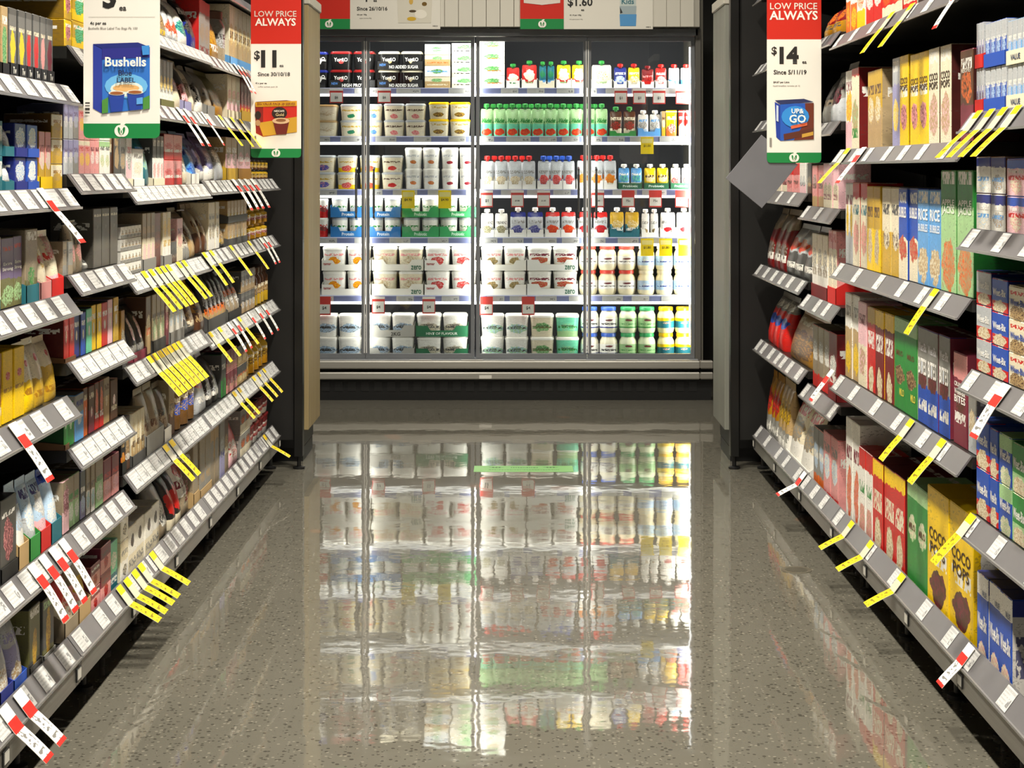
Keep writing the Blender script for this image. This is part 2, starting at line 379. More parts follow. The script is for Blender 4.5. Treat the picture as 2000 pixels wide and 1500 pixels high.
def flag_text(c, ink):
    def f(w, b):
        uv = w.n('ShaderNodeTexCoord').outputs['UV']; sp = w.n('ShaderNodeSeparateXYZ'); w.t.links.new(uv, sp.inputs[0])
        u, v = sp.outputs[0], sp.outputs[1]
        n = w.noise(w.vec(w.m('MULTIPLY', u, 4.), w.m('MULTIPLY', v, 15.), 3.), 1., 1.)
        k = w.m('MULTIPLY', w.m('GREATER_THAN', n, .55), w.m('LESS_THAN', w.m('ABSOLUTE', w.m('SUBTRACT', u, .5)), .33))
        w.t.links.new(w.mix(w.m('MULTIPLY', k, .8), lin(c), lin(ink)), b.inputs['Base Color'])
    return f
YT = tex_mat('yellow_flag_print', flag_text('fbd600', '2a2208'), .4); WT = tex_mat('white_flag_print', flag_text('f4f1ea', '26221f'), .4)
CLR = mat('c9c5ae', .25)
FL = {}
def flag(bay, k, px, typ, w, L, th, q, n):
    b = BAYS[bay]; s = b['s']; d = F*1.03/abs(px-VX)
    key = (typ, w, L, th)
    if key not in FL:
        spec = [(.16, YF), (.40, CLR), (1, YT)] if typ == 'y' else [(.22, WF), (.42, RF), (.93, WT), (1, RF)]
        FL[key] = seg_flag(w, math.radians(th), L, spec, 1)
    o = link('price_flag', FL[key], None, (s*(XL), d, b['lv'][k]), -s*math.pi/2)
    nm = 'yellow special price flag' if typ == 'y' else 'red and white price flag'
    od = '' if n == 1 else ', nearest fridge' if q == 0 else ', %s nearest fridge' % ORD[q]
    lab = '%s%s, on %s shelf strip, %s %s bay' % (nm, od, ORD[k], b['nth'], side(b))
    check(lab, (px, k, bay)); tag(o, lab, 'price tag', 'price flags on the shelf strips')
for bay, k, typ, xs, w, L, th in [
  ('A', 4, 'r', [86], .032, .11, 48), ('A', 2, 'r', [32], .036, .10, 55), ('A', 1, 'r', [68, 89, 108, 127], .032, .10, 58),
  ('A', 0, 'r', [14, 42], .038, .10, 42), ('C', 0, 'y', [238, 252, 267, 279, 301], .034, .10, 28),
  ('C', 3, 'y', [285, 299, 312, 322, 332, 352, 363], .033, .10, 48), ('C', 2, 'y', [296, 306, 316, 326, 335, 344, 353], .037, .10, 46),
  ('C', 1, 'y', [327, 339], .036, .09, 45), ('C', 5, 'r', [352, 366], .03, .10, 55), ('D', 5, 'r', [399], .02, .09, 55),
  ('D', 5, 'y', [433, 456, 472], .034, .09, 50), ('D', 6, 'r', [462, 470, 478], .03, .08, 60), ('D', 4, 'r', [459, 472, 483, 495], .04, .09, 58),
  ('D', 3, 'y', [402, 416, 454, 489], .034, .09, 52), ('D', 3, 'r', [512, 520], .03, .08, 60), ('D', 2, 'y', [414, 432, 470], .034, .08, 50),
  ('D', 2, 'r', [450, 461, 489, 504, 516], .03, .08, 58), ('D', 1, 'y', [460, 470, 498, 508, 518], .034, .08, 46), ('D', 0, 'y', [519], .034, .10, 28),
  ('R2', 4, 'y', [1738, 1776], .04, .10, 50), ('R2', 4, 'r', [1880], .03, .09, 55), ('R2', 3, 'y', [1652], .045, .10, 45), ('R2', 3, 'r', [1682], .045, .09, 50),
  ('R1', 4, 'y', [1906, 1930, 1955, 1982], .032, .10, 42), ('R2', 2, 'y', [1822], .036, .09, 55), ('R2', 1, 'y', [1775, 1836], .036, .09, 48),
  ('R1', 1, 'y', [1893], .036, .10, 46), ('R1', 2, 'r', [1958], .04, .09, 58), ('R2', 0, 'y', [1660, 1697, 1758], .036, .09, 26),
  ('R1', 0, 'r', [1890], .036, .07, 45), ('R2', 1, 'r', [1621], .04, .08, 52), ('R4', 0, 'r', [1568], .04, .09, 26)]:
    for q, x in enumerate(sorted(xs, key=lambda v: abs(v-VX))): flag(bay, k, x, typ, round(w*1.5, 3), round(L*.88, 3), th, q, len(xs))

# ------------------------------------------------------------------ end panels, end cap units
for s, nm in ((-1, 'coffee'), (1, 'cereal')):
    r = link('gondola_end', None, None, (s*1.2, 7.56, 0))
    tag(r, 'black end panel with square post closing the %s shelving' % nm, 'end panel'); check(r['label'], nm)
    a, c = sorted((-s*.235, s*.32))
    link('panel', MB().box(a, c, -.012, .012, .125, 2.5, mat('0f0e0d', .5)).mesh('panel', bevel=.002), r)
    q = -s*.255
    link('post', MB().box(q-.019, q+.019, -.03, .03, .055, 2.5, mat('121211', .35)).mesh('post', bevel=.003), r)
    link('foot', FOOT, r, (q, 0, 0)); link('foot', FOOT, r, (q+s*.125, 0, 0))
    wm = M_WOOD if s < 0 else M_WOODG
    e = link('end_cap_unit', None, None, (s*1.35, 7.93, 0))
    tag(e, '%s wooden side panel of end display behind %s shelving' % ('pale' if s < 0 else 'grey', nm), 'display unit'); check(e['label'], nm)
    q = -s*.415
    link('side_panel', MB().box(q-.014, q+.014, -.225, .225, .145, 2.03, wm).mesh('side_panel', bevel=.003), e)
    link('top_cap', MB().box(q-.02, q+.02, -.23, .23, 2.03, 2.075, mat('b9b5a8', .5)).mesh('top_cap', bevel=.004), e)
    a, c = sorted((q+s*.016, s*.3))
    link('carcass', MB().box(a, c, -.2, .21, 0.06, 2.0, M_BLACK).mesh('carcass', bevel=.003), e)
    link('plinth', MB().box(a, c, -.18, .18, 0, .06, M_BLACK).mesh('plinth'), e)

# ------------------------------------------------------------------ the glass door fridge at the end of the aisle
FY = 9.88
def fz(y, sc=339.): return H-(y-VY)/sc
def fx(x, sc=339.): return (x-VX)/sc
fr = link('display_fridge', None, None, (-.2, FY, 0))
tag(fr, 'tall grey glass door dairy fridge across the aisle end', 'fridge')
def fpart(name, b, parent=None, bevel=0., smooth=False): 
    o = link(name, b.mesh(name, bevel=bevel, smooth=smooth), parent or fr, (.2, -FY, 0) if not parent else (0, 0, 0))
    return o
XA, XB = -1.50, 1.045
M_INN = mat('1d2027', .6); M_WHT = mat('dcdcd8', .35)
fpart('back_panel', MB().box(XA, XB, 10.62, 10.70, .1, 2.3, M_INN))
fpart('case_side', MB().box(1.018, 1.06, 9.90, 10.70, .15, 2.3, mat('8b877c', .45)), bevel=.002)
fpart('case_side', MB().box(XA-.04, XA, 9.90, 10.70, .15, 2.3, mat('8b877c', .45)), bevel=.002)
fpart('roof_panel', MB().box(XA, XB, 9.93, 10.70, 2.12, 2.3, mat('23252c', .5)))
fpart('deck', MB().box(XA, 1.018, 9.96, 10.62, .15, .205, mat('6a6d74', .4)))
fpart('top_rail', MB().box(XA, 1.03, 9.86, 9.93, 2.058, 2.10, M_FRAME), bevel=.004)
fpart('sill', MB().box(XA, 1.03, 9.85, 9.96, .20, .228, M_FRAME), bevel=.003)
fpart('end_pillar', MB().box(1.012, 1.045, 9.86, 9.96, .2, 2.1, mat('6e6b66', .4, .4)), bevel=.003)
for z0, z1 in ((.182, .226), (.122, .162)):
    rl = fpart('bumper_rail', MB().box(XA, 1.03, 9.77, 9.83, z0, z1, M_STEEL), bevel=.006)
    link('end_cap', MB().box(1.03, 1.105, 9.772, 9.83, z0, z1, mat('97938b', .35, .4)).mesh('end_cap', bevel=.006), rl)
fpart('rating_plate', MB().box(-.21, -.14, 9.7665, 9.77, .128, .146, mat('d8d5cc', .5)))
fpart('kick_plate', MB().box(XA, 1.10, 9.83, 9.90, 0, .20, mat('0c0c0c', .6)))
for i in range(34):
    fpart('vent_slat', MB().box(XA+.03+i*.074, XA+.075+i*.074, 9.826, 9.832, .05, .105, mat('191919', .5)))
for i in range(6):                               # strip of vent louvres above the bumper rail
    fpart('vent_louvre', MB().box(-.6+i*.29, -.48+i*.29, 9.775, 9.79, .2285, .2325, mat('b5b2aa', .4)))
DOORS = [(-1.482, -.860), (-.856, -.240), (-.230, .399), (.403, 1.010)]
for i, (a, c) in enumerate(DOORS):
    w = .02; m = MB()
    m.box(a, a+w, FY, FY+.035, .23, 2.055, M_FRAME).box(c-w, c, FY, FY+.035, .23, 2.055, M_FRAME)
    m.box(a+w, c-w, FY, FY+.035, .23, .255, M_FRAME).box(a+w, c-w, FY, FY+.035, 2.03, 2.055, M_FRAME)
    dr = fpart('door', m)
    link('pane', MB().box(a+w, c-w, FY+.014, FY+.020, .255, 2.03, M_GLASS).mesh('pane'), dr)
    hx = c-.048 if i % 2 == 0 else a+.048
    link('handle', MB().tube([(hx, FY+.01, 1.02), (hx, FY-.03, 1.03), (hx, FY-.035, 1.06), (hx, FY-.035, 1.27), (hx, FY-.03, 1.30), (hx, FY+.01, 1.31)], .007, mat('a9abad', .25, .9)).mesh('handle', smooth=True), dr)
    sx = a+.004 if i % 2 else c-.004
    link('edge_seal', MB().box(sx-.003, sx+.003, FY-.004, FY, .26, 2.03, mat('d9d9d6', .3)).mesh('edge_seal'), dr)
# header board with grooved white panels and promotional posters
hd = fpart('header_board', MB().box(XA, 1.03, 9.80, 9.93, 2.105, 2.75, mat('a5a196', .6)))
gx = XA+.005
while gx < 1.0:
    w = .078; link('header_plank', MB().box(gx, gx+w-.004, 9.792, 9.80, 2.105, 2.75, mat('cbc7bb', .5)).mesh('header_plank'), hd); gx += w
# interior shelves
SHY = [172, 266, 369.5, 463, 576]
FZT = [fz(y, 339) for y in SHY] + [.207]
tickrng = random.Random(5)
for k, zt in enumerate(FZT[:5]):
    sh = fpart('shelf', MB().box(XA+.01, 1.005, 10.0, 10.58, zt-.022, zt, mat('c4c6ca', .35)))
    link('shelf_edge', MB().box(XA+.01, 1.005, 9.985, 10.0, zt-.034, zt-.002, mat('7f86b0', .35)).mesh('shelf_edge', bevel=.002), sh)
    link('led_bar', MB().box(XA+.01, 1.005, 9.98, 10.0, zt-.050, zt-.035, mat('fffdf6', .35, emit=1.1)).mesh('led_bar', bevel=.002), sh)
    x = -1.17
    while x < .93:
        w = tickrng.choice((.10, .12, .14)); link('price_ticket', MB().poly([(x, 9.9835, zt-.033), (x+w, 9.9835, zt-.033), (x+w, 9.9835, zt-.003), (x, 9.9835, zt-.003)], M_TICKET, [(0, 0), (1, 0), (1, 1), (0, 1)]).mesh('price_ticket'), sh)
        x += w+tickrng.choice((.06, .10, .16) if x < -.25 else (.03, .05, .07))
    area('fridge_shelf_led', (-.2, 10.03, zt-.03), 2.35, .02, 3.5, (1, .965, .89), (math.radians(28), 0, 0))
area('fridge_canopy_led', (-.2, 9.938, 2.05), 2.35, .02, 9, (1, .965, .89), (math.radians(28), 0, 0))
for x, p, rz in ((1.0, 13, 35), (-.235, 5, 0), (-.86, 3, 0), (.401, 3, 0)):      # upright LED tubes behind the door posts
    area('fridge_post_led', (x, 9.95, 1.16), .02, 1.75, p, (1, .965, .88), (math.radians(90), 0, math.radians(rz)))
fpart('led_tube', MB().box(.985, 1.003, 9.935, 9.945, .30, 2.0, mat('ffffff', .3, emit=3.0)))

def poster(root, x0, x1, z0, z1, y, c, name):
    return link(name, MB().box(x0, x1, y-.003, y, z0, z1, mat(c, .5)).mesh(name), root)
def apple(root, x, y, z, r):
    """white round apple mark: ring of two lobes, inner drop and leaf"""
    b = MB(); N = 22; W = mat('eeeae0', .5)
    def disc(cx, cz, rx, rz, yy, m, rot=0.):
        pts = []
        for k in range(N):
            t = 2*math.pi*k/N; px, pz = rx*math.cos(t), rz*math.sin(t); pts.append((cx+px*math.cos(rot)-pz*math.sin(rot), yy, cz+px*math.sin(rot)+pz*math.cos(rot)))
        b.poly(pts, m)
    G = mat('lw', .5)
    disc(x-.22*r, z, .80*r, .86*r, y-.0010, W); disc(x+.22*r, z, .80*r, .86*r, y-.0012, W)
    disc(x-.30*r, z+.02*r, .20*r, .55*r, y-.0018, G, .25); disc(x+.30*r, z+.02*r, .20*r, .55*r, y-.0020, G, -.25)
    disc(x, z-.12*r, .22*r, .42*r, y-.0026, W); disc(x, z-.12*r, .08*r, .24*r, y-.0032, G)
    disc(x+.22*r, z+1.02*r, .40*r, .20*r, y-.0014, W, .35)
    return link('apple_mark', b.mesh('apple_mark'), root)
# posters on the header (parts of the poster things)
HS = F/9.79
def hp(x): return (x-VX)/HS
def hq(y): return H-(y-VY)/HS
for nm, xr, lab in (('a', (545, 684, 860), 'yoghurt price poster with red and green end on fridge header'), ('b', (1016, 1101, 1275), 'kids pouch price poster with red and green end on fridge header')):
    x0, x1, x2 = [hp(v) for v in xr]
    r = link('price_poster', MB().box(x0, x2, 9.785, 9.79, hq(57), 2.60, mat('hw', .5)).mesh('price_poster'), None)
    tag(r, lab, 'poster'); check(lab, nm); y = 9.785
    poster(r, x0, x1, hq(37), 2.60, y, 'lr', 'red_band'); poster(r, x0, x1, hq(57), hq(37), y, 'lw', 'green_band')
    apple(r, hp(643) if nm == 'a' else hp(1059), y-.004, hq(47.5), .022)
    if nm == 'a':
        lettering(r, 'Since 26/10/16', hp(727), y-.001, hq(17), hp(762)-hp(691), .022, '1c1b1a', fit=True)
        lettering(r, '63c per 100g', hp(707), y-.001, hq(29), .09, .010, '2a2928', fit=True); lettering(r, 'yoghurt varieties 950g', hp(714), y-.001, hq(36), .13, .007, '6a6864', False, fit=True)
        lettering(r, '1', hp(716), y-.001, hq(-4), .02, .045, '1c1b1a', fit=True); lettering(r, 'ea', hp(733), y-.001, hq(2), .02, .012, '3a3938', fit=True)
        lettering(r, '5430 D', hp(850), y-.001, hq(51), .035, .007, '4a4946', fit=True)
        b = MB(); b.poly([(hp(778), y-.0012, hq(45)), (hp(842), y-.0012, hq(45)), (hp(845), y-.0012, hq(-25)), (hp(775), y-.0012, hq(-25))], mat('cfcabb', .5))
        for cx, cz, rx, rz, c in ((804, 37, 9, 4, 'c9a227'), (806, 22, 7, 2.5, '4a3a22'), (829, 8, 5, 4, '6a5018'), (803, 3, 4, 6, 'c8a24a'), (822, 28, 12, 9, 'e2ddd0')):
            b.poly([(hp(cx)+rx/HS*math.cos(t*.4488), y-.0018, hq(cz)+rz/HS*math.sin(t*.4488)) for t in range(14)], mat(c, .5))
        link('tub_picture', b.mesh('tub_picture'), r)
    else:
        lettering(r, '$1.60', hp(1133), y-.001, hq(5), .14, .08, '1c1b1a', fit=True); lettering(r, 'ea', hp(1138), y-.001, hq(20), .02, .01, '3a3938', fit=True)
        lettering(r, '$1.14 per 100g', hp(1124), y-.001, hq(30), .09, .010, '2a2928', fit=True); lettering(r, 'kids yoghurt pouch 140g', hp(1125), y-.001, hq(38), .10, .007, '6a6864', False, fit=True)
        lettering(r, '4408 B', hp(1266), y-.001, hq(53), .03, .007, '4a4946', fit=True)
        b = MB()
        for z0, z1, c in ((51, 28, '4f8fc4'), (28, 12, '9aa8ac'), (12, -30, 'b9c4c0')): b.poly([(hp(1211), y-.0012, hq(z0)), (hp(1242), y-.0012, hq(z0)), (hp(1243), y-.0012, hq(z1)), (hp(1210), y-.0012, hq(z1))], mat(c, .5))
        b.poly([(hp(1211), y-.0016, hq(14)), (hp(1216), y-.0016, hq(25)), (hp(1211), y-.0016, hq(27))], mat('2a2a2a', .5))
        link('pouch_picture', b.mesh('pouch_picture'), r); lettering(r, 'Kids', hp(1226), y-.002, hq(3), .07, .03, '3c6f7a', fit=True)
        b = MB().poly([(x0+.02, y-.0046, 2.60), (x0+.02, y-.0046, hq(6)), ((x0+x1)/2, y-.0046, hq(10)), (x1-.02, y-.0046, hq(6)), (x1-.02, y-.0046, 2.60)], mat('d9cfc4', .5)); link('white_shield', b.mesh('white_shield'), r)

# ------------------------------------------------------------------ hanging price fins facing down the aisle
def fin(s, d, px0, px1, ybot, hgt, lab, price, since, unit, pic):
    sc = F/d; x0, x1 = (px0-VX)/sc, (px1-VX)/sc; w = x1-x0; zb = H-(ybot-VY)/sc
    r = link('price_fin', None, None, ((x0+x1)/2, d, zb)); tag(r, lab, 'price sign'); check(lab, lab)
    c = .012; gh = .034
    def plate(name, z0, z1, m, y0, rnd=False):
        pts = [(-w/2, z1), (-w/2, z0), (w/2, z0), (w/2, z1)]
        if rnd: pts = [(-w/2, z1)]+[(-w/2+c-c*math.cos(t), z0+c-c*math.sin(t)) for t in (0, .52, 1.05, 1.57)]+[(w/2-c+c*math.sin(t), z0+c-c*math.cos(t)) for t in (0, .52, 1.05, 1.57)]+[(w/2, z1)]
        b = MB(); b.poly([(x, y0, z) for x, z in pts], m).poly([(x, y0+.003, z) for x, z in pts[::-1]], m)
        for i in range(len(pts)):
            (xa, za), (xb, zc) = pts[i], pts[(i+1) % len(pts)]; b.poly([(xa, y0, za), (xb, y0, zc), (xb, y0+.003, zc), (xa, y0+.003, za)], m)
        return link(name, b.mesh(name), r)
    zr = {'3': 9, '11': .394, '14': .375}[price]
    plate('green_band', 0, gh, mat('lw', .45), 0, True); plate('white_panel', gh, min(zr+gh, hgt), mat('e9e5dc', .5), 0)
    if zr < hgt:
        plate('red_band', zr+gh, hgt, mat('lr', .45), 0)
    apple(r, 0, 0, gh*.50, .0160)
    px = lambda v: (v-(px0+px1)/2)/sc
    py = lambda v: -(v-ybot)/sc
    for t, xx, yy, ww, hh, cc, bo in since: lettering(r, t, px(xx), -.001, py(yy), ww/sc, hh/sc, cc, bo, fit=True)
    pic(r, px, py, sc)
    # clip arm that holds the fin to the ticket strip
    link('clip_arm', MB().box(-s*0-w/2 if s < 0 else w/2-.02, -w/2+.02 if s < 0 else w/2, 0.0031, .012, hgt-.06, hgt+.05, mat('2a2a2a', .4)).mesh('clip_arm'), r)
    return r
def quad(r, name, polys, y=-.0012):
    b = MB()
    for i, (pts, c) in enumerate(polys): b.poly([(x, y-.0004*i, z) for x, z in pts], mat(c, .45))
    return link(name, b.mesh(name), r)
def ell(cx, cz, rx, rz, n=16): return [(cx+rx*math.cos(2*math.pi*t/n), cz+rz*math.sin(2*math.pi*t/n)) for t in range(n)]
def pic_tea(r, X, Y, sc):
    R = lambda *p: [(X(a), Y(b)) for a, b in p]
    E = lambda x, y, a, b: ell(X(x), Y(y), a/sc, b/sc)
    quad(r, 'tea_box_picture', [(R((182, 86), (200, 95), (200, 222), (182, 212)), '24389a'), (R((200, 95), (293, 92), (293, 212), (200, 222)), '2a6ec4'),
      (R((182, 86), (270, 83), (293, 92), (200, 95)), '1c2878'), (R((200, 95), (293, 92), (293, 112), (200, 116)), '262a86'), (E(247, 168, 42, 24), '6ab4e6'), (E(248, 174, 32, 15), 'd8e6e0'), (E(247, 172, 26, 7), 'e0b070'),
      (R((200, 196), (212, 190), (212, 220), (200, 222)), '4a8a3a'), (R((280, 192), (293, 186), (293, 212), (280, 214)), '4a8a3a'),
      (R((213, 184), (244, 184), (240, 217), (218, 219)), '1f3f9c'), (R((249, 182), (282, 182), (277, 214), (254, 216)), '1f3f9c'),
      (E(229, 182, 16, 4.5), 'e8e0d0'), (E(265, 180, 16, 4.5), 'e8e0d0'), (E(229, 182, 13, 3), '9a5a2c'), (E(265, 180, 13, 3), '9a5a2c'),
      (R((268, 192), (280, 190), (280, 203), (268, 204)), '5aa0e0'), (R((278, 90), (293, 89), (293, 107), (280, 108)), '3a8ad4'),
      (R((168, 200), (177, 200), (177, 203), (168, 203)), '3a3835'), (R((168, 206), (177, 206), (177, 208), (168, 208)), '3a3835'), (R((168, 211), (177, 211), (177, 216), (168, 216)), '3a3835'), (R((168, 219), (177, 219), (177, 222), (168, 222)), '3a3835')])
    for t, x, y, w, h, c, bo in (('Bushells', 247, 121, 80, 28, 'f6efe0', True), ('Blue', 246, 143, 26, 13, '141c44', True), ('LABEL', 248, 157, 36, 12, '1c2a4a', True)):
        lettering(r, t, X(x), -.009, Y(y), w/sc, h/sc, c, bo, fit=True)
def pic_coffee(r, X, Y, sc):
    R = lambda *p: [(X(a), Y(b)) for a, b in p]
    E = lambda x, y, a, b: ell(X(x), Y(y), a/sc, b/sc)
    quad(r, 'coffee_box_picture', [(R((498, 202), (514, 207), (514, 267), (500, 260)), '8c1c14'), (R((514, 207), (580, 205), (580, 258), (514, 267)), 'c62416'),
      (R((498, 199), (560, 196), (580, 199), (514, 202)), '6a2a14'), (R((498, 200), (580, 197), (580, 207), (500, 209)), 'd29a1c'), (R((505, 240), (580, 228), (580, 258), (514, 266)), 'c8982a'),
      (E(504, 225, 6, 8), '2a1a14'), (E(504, 240, 5, 6), 'b08860'), (E(546, 221, 15, 12), '2a1a16'), (R((533, 235), (566, 233), (560, 262), (540, 263)), '6a1c14'), (E(549, 236, 17, 6), 'd8b48c'), (E(549, 235, 10, 3), '8a5a34')])
    lettering(r, 'NESCAFE', X(546), -.009, Y(217), 20/sc, 6/sc, 'e8ded0', fit=True); lettering(r, 'Gold', X(547), -.009, Y(224), 16/sc, 6/sc, 'e0c890', False, fit=True)
    lettering(r, 'BIG VALUE PACK 28 SERVES', X(540), -.009, Y(203), 74/sc, 6/sc, '6a1410', fit=True)
    lettering(r, 'IIIIII', X(499), -.002, Y(272), 3/sc, 14/sc, '3a3835')
def pic_drink(r, X, Y, sc):
    R = lambda *p: [(X(a), Y(b)) for a, b in p]
    E = lambda x, y, a, b: ell(X(x), Y(y), a/sc, b/sc)
    quad(r, 'drink_pack_picture', [(R((1513, 199), (1524, 205), (1524, 275), (1516, 268)), '1c3a9c'), (R((1524, 203), (1589, 201), (1589, 272), (1524, 275)), '2058b8'),
      (R((1513, 196), (1570, 193), (1589, 199), (1524, 204)), '27305c'), (R((1572, 202), (1589, 201), (1589, 272), (1550, 274), (1574, 235)), '6a2c1c'), (R((1530, 262), (1589, 250), (1589, 262), (1531, 274)), '5a2a1c'),
      (R((1566, 262), (1588, 257), (1588, 264), (1566, 269)), 'c89a3c'), (R((1516, 205), (1520, 207), (1520, 238), (1516, 236)), 'c4d0e4'), (E(1553, 228, 27, 21), '2f8ad6'), (R((1544, 246), (1576, 239), (1576, 245), (1545, 252)), 'd8623c')])
    lettering(r, 'UP&', X(1557), -.009, Y(217), 24/sc, 13/sc, 'f4f2ec', fit=True); lettering(r, 'GO', X(1557), -.009, Y(232), 36/sc, 16/sc, 'f4f2ec', fit=True)
    lettering(r, 'IIIIII', X(1505), -.002, Y(278), 4/sc, 18/sc, '3a3835')
K1, K2, K3 = '1c1a19', '3a3836', '7a7670'
fin(-1, 4.02, 163, 312, 270, .56, 'tall price fin picturing a blue tea box, beside tea shelves', '3',
    [('3', 214, -6, 60, 46, K1, 2), ('ea', 240, 17, 16, 8, K2, True), ('4c per ea', 192, 46, 36, 8, K1, True), ('Bushells Blue Label Tea Bags Pk 100', 221, 56, 96, 7, K3, False), ('_______________________', 238, 33, 130, 1, 'b8b4aa', False)], '', pic_tea)
fin(-1, 6.55, 490, 588, 308, .70, 'dim price fin reading $11 picturing red coffee box, beside coffee shelves', '11',
    [('LOW PRICE', 538, 27, 82, 12, 'd8cfc4', False), ('ALWAYS', 538, 43, 84, 15, 'ece6dc', True), ('$', 502, 109, 12, 20, K1, True), ('11', 525, 115, 32, 34, K1, 2), ('ea', 550, 129, 8, 5, K2, True),
     ('Since 30/10/18', 535, 145, 75, 8, K1, True), ('41c per ea', 510, 163, 26, 5, K1, True), ('coffee sachets pack 26', 523, 170, 52, 4, K3, False)], '', pic_coffee)
fin(1, 5.77, 1498, 1604, 318, .66, 'price fin reading $14 picturing blue drink pack, beside cereal shelves', '14',
    [('LOW PRICE', 1550, 12, 92, 14, 'e6dfd4', False), ('ALWAYS', 1550, 30, 94, 18, 'f2ece2', True), ('$', 1512, 100, 12, 18, K1, True), ('14', 1541, 108, 46, 34, K1, 2), ('ea', 1571, 122, 9, 5, K2, True),
     ('Since 5/11/19', 1543, 141, 72, 9, K1, True), ('$4.67 per Litre', 1526, 161, 40, 5, K1, True), ('liquid breakfast varieties pk 12', 1536, 168, 58, 4, K3, False)], '', pic_drink)

# ------------------------------------------------------------------ loose things of the aisle floor and the dangling card
g = link('hanging_card', MB().box(-.078, .078, -.0015, .0015, -.0935, .0935, tex_mat('grey_card', metal_build('5f6066', '6f7076', (3, 3, 3)), .5)).mesh('hanging_card', bevel=.0005), None, (.813, 5.7755, 1.29))
g.rotation_euler = (0, math.radians(39.6), 0); tag(g, 'plain grey card dangling askew behind the $14 price fin', 'card')
dec = link('floor_sticker', None, None, (.03, 7.55, 0)); tag(dec, 'long pale green floor sticker with printed notice', 'sticker')
link('backing', MB().box(-.215, .215, -.075, .075, 0, .0012, mat('6fa45c', .35)).mesh('backing', bevel=.0004), dec)
mk = random.Random(3)
for yy, x0, x1, hh in ((.026, -.055, .06, .02), (-.03, -.15, .15, .012)):      # rows of worn, unreadable small print
    b = MB(); x = x0
    while x < x1:
        w = mk.uniform(.004, .011); b.poly([(x, yy-hh/2, .0016), (x+w, yy-hh/2, .0016), (x+w, yy+hh/2, .0016), (x, yy+hh/2, .0016)], mat('3c6a38', .5)); x += w+.003
    link('print_row', b.mesh('print_row'), dec)
for x in (-.118, .118):
    b = MB()
    for k in (-1, 0, 1): b.poly([(x+k*.014+.005*math.cos(q*.785), .03+.014*math.sin(q*.785), .0018) for q in range(8)], mat('38582f', .5))
    b.poly([(x-.032, .027, .0017), (x+.032, .027, .0017), (x+.032, .033, .0017), (x-.032, .033, .0017)], mat('38582f', .5)); link('icon', b.mesh('icon'), dec)
dc = link('floor_drain', MB().ring([(0, .05, .05, 2, 0, 0), (.0015, .05, .05, 2, 0, 0)], 24, mat('6b6659', .3), cap_m=mat('5c574b', .25)).ring([(.0015, .036, .036, 2, 0, 0), (.002, .036, .036, 2, 0, 0)], 20, mat('4a463c', .3)).mesh('floor_drain'), None, (.905, 5.635, 0))
tag(dc, 'small round metal drain cover set in the floor', 'drain cover')
# ------------------------------------------------------------------ products
PM = {}
def cached(key, fn):
    if key not in PM: PM[key] = fn()
    return PM[key]
R3 = lambda v: round(v, 4)
def words(o, text, w, h, y=-.0009):
    """text = 'WORDS|v|size|colour' with several entries split by ';', a leading ^ turns the words upright"""
    for t in filter(None, (text or '').split(';')):
        q = t.split('|'); v, hh, c = float(q[1]), float(q[2]), q[3]; ww = float(q[4]) if len(q) > 4 else .84; u = float(q[5]) if len(q) > 5 else .5
        if q[0][0] == '^': lettering(o, q[0][1:], (u-.5)*w, y, v*h, h*ww, w*hh, c, vert=True)
        else: lettering(o, q[0], (u-.5)*w, y, v*h, w*ww, h*hh, c)
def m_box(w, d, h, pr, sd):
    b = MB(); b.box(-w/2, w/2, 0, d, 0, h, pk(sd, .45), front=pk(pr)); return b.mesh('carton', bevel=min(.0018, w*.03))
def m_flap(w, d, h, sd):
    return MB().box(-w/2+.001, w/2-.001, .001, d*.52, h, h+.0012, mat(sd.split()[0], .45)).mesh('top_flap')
def m_pouch(w, d, h, pr, lean=0.):
    a, b = w/2, d/2
    se = [(0, a*.94, b*.86, 5, 0, b), (h*.05, a*.97, b*.98, 4, 0, b), (h*.22, a*.985, b, 3.2, 0, b), (h*.50, a*.98, b*.86, 2.8, 0, b+lean*.2), (h*.74, a*.97, b*.56, 2.5, 0, b+lean*.5), (h*.88, a*.98, b*.20, 3, 0, b+lean*.8), (h*.905, a, .0016, 6, 0, b+lean*.85)]
    return MB().ring(se, 16, pk(pr, .28), uvz=(0, h)).mesh('pouch', smooth=True)
def m_seal(w, d, h, pr, lean=0.):
    a, b = w/2, d/2
    return MB().ring([(h*.905, a, .0018, 6, 0, b+lean*.85), (h*.95, a, .0012, 6, 0, b+lean*.92), (h, a, .0014, 6, 0, b+lean)], 12, pk(pr, .3), uvz=(0, h)).mesh('top_seal')
def m_spout(w, d, h, pr):
    a, b = w/2, d/2; hb = h*.84
    se = [(0, a*.90, b*.9, 4, 0, b), (hb*.06, a*.96, b, 3.2, 0, b), (hb*.45, a*.98, b*.9, 2.8, 0, b), (hb*.8, a*.97, b*.5, 2.6, 0, b), (hb*.93, a*.95, b*.16, 4, 0, b), (hb, a*.86, .002, 4, 0, b)]
    return MB().ring(se, 14, pk(pr, .3)).mesh('pouch', smooth=True)
def m_cap(w, d, h, c):
    r = min(w*.33, .017); z = h*.84; b = d/2
    return MB().ring([(z-.002, r*.5, r*.5, 2, 0, b), (z+h*.04, r*.5, r*.5, 2, 0, b), (z+h*.042, r, r*.8, 2, 0, b), (z+h*.14, r, r*.8, 2, 0, b), (z+h*.16, r*.7, r*.6, 2, 0, b)], 12, mat(c, .35)).mesh('cap', smooth=True)
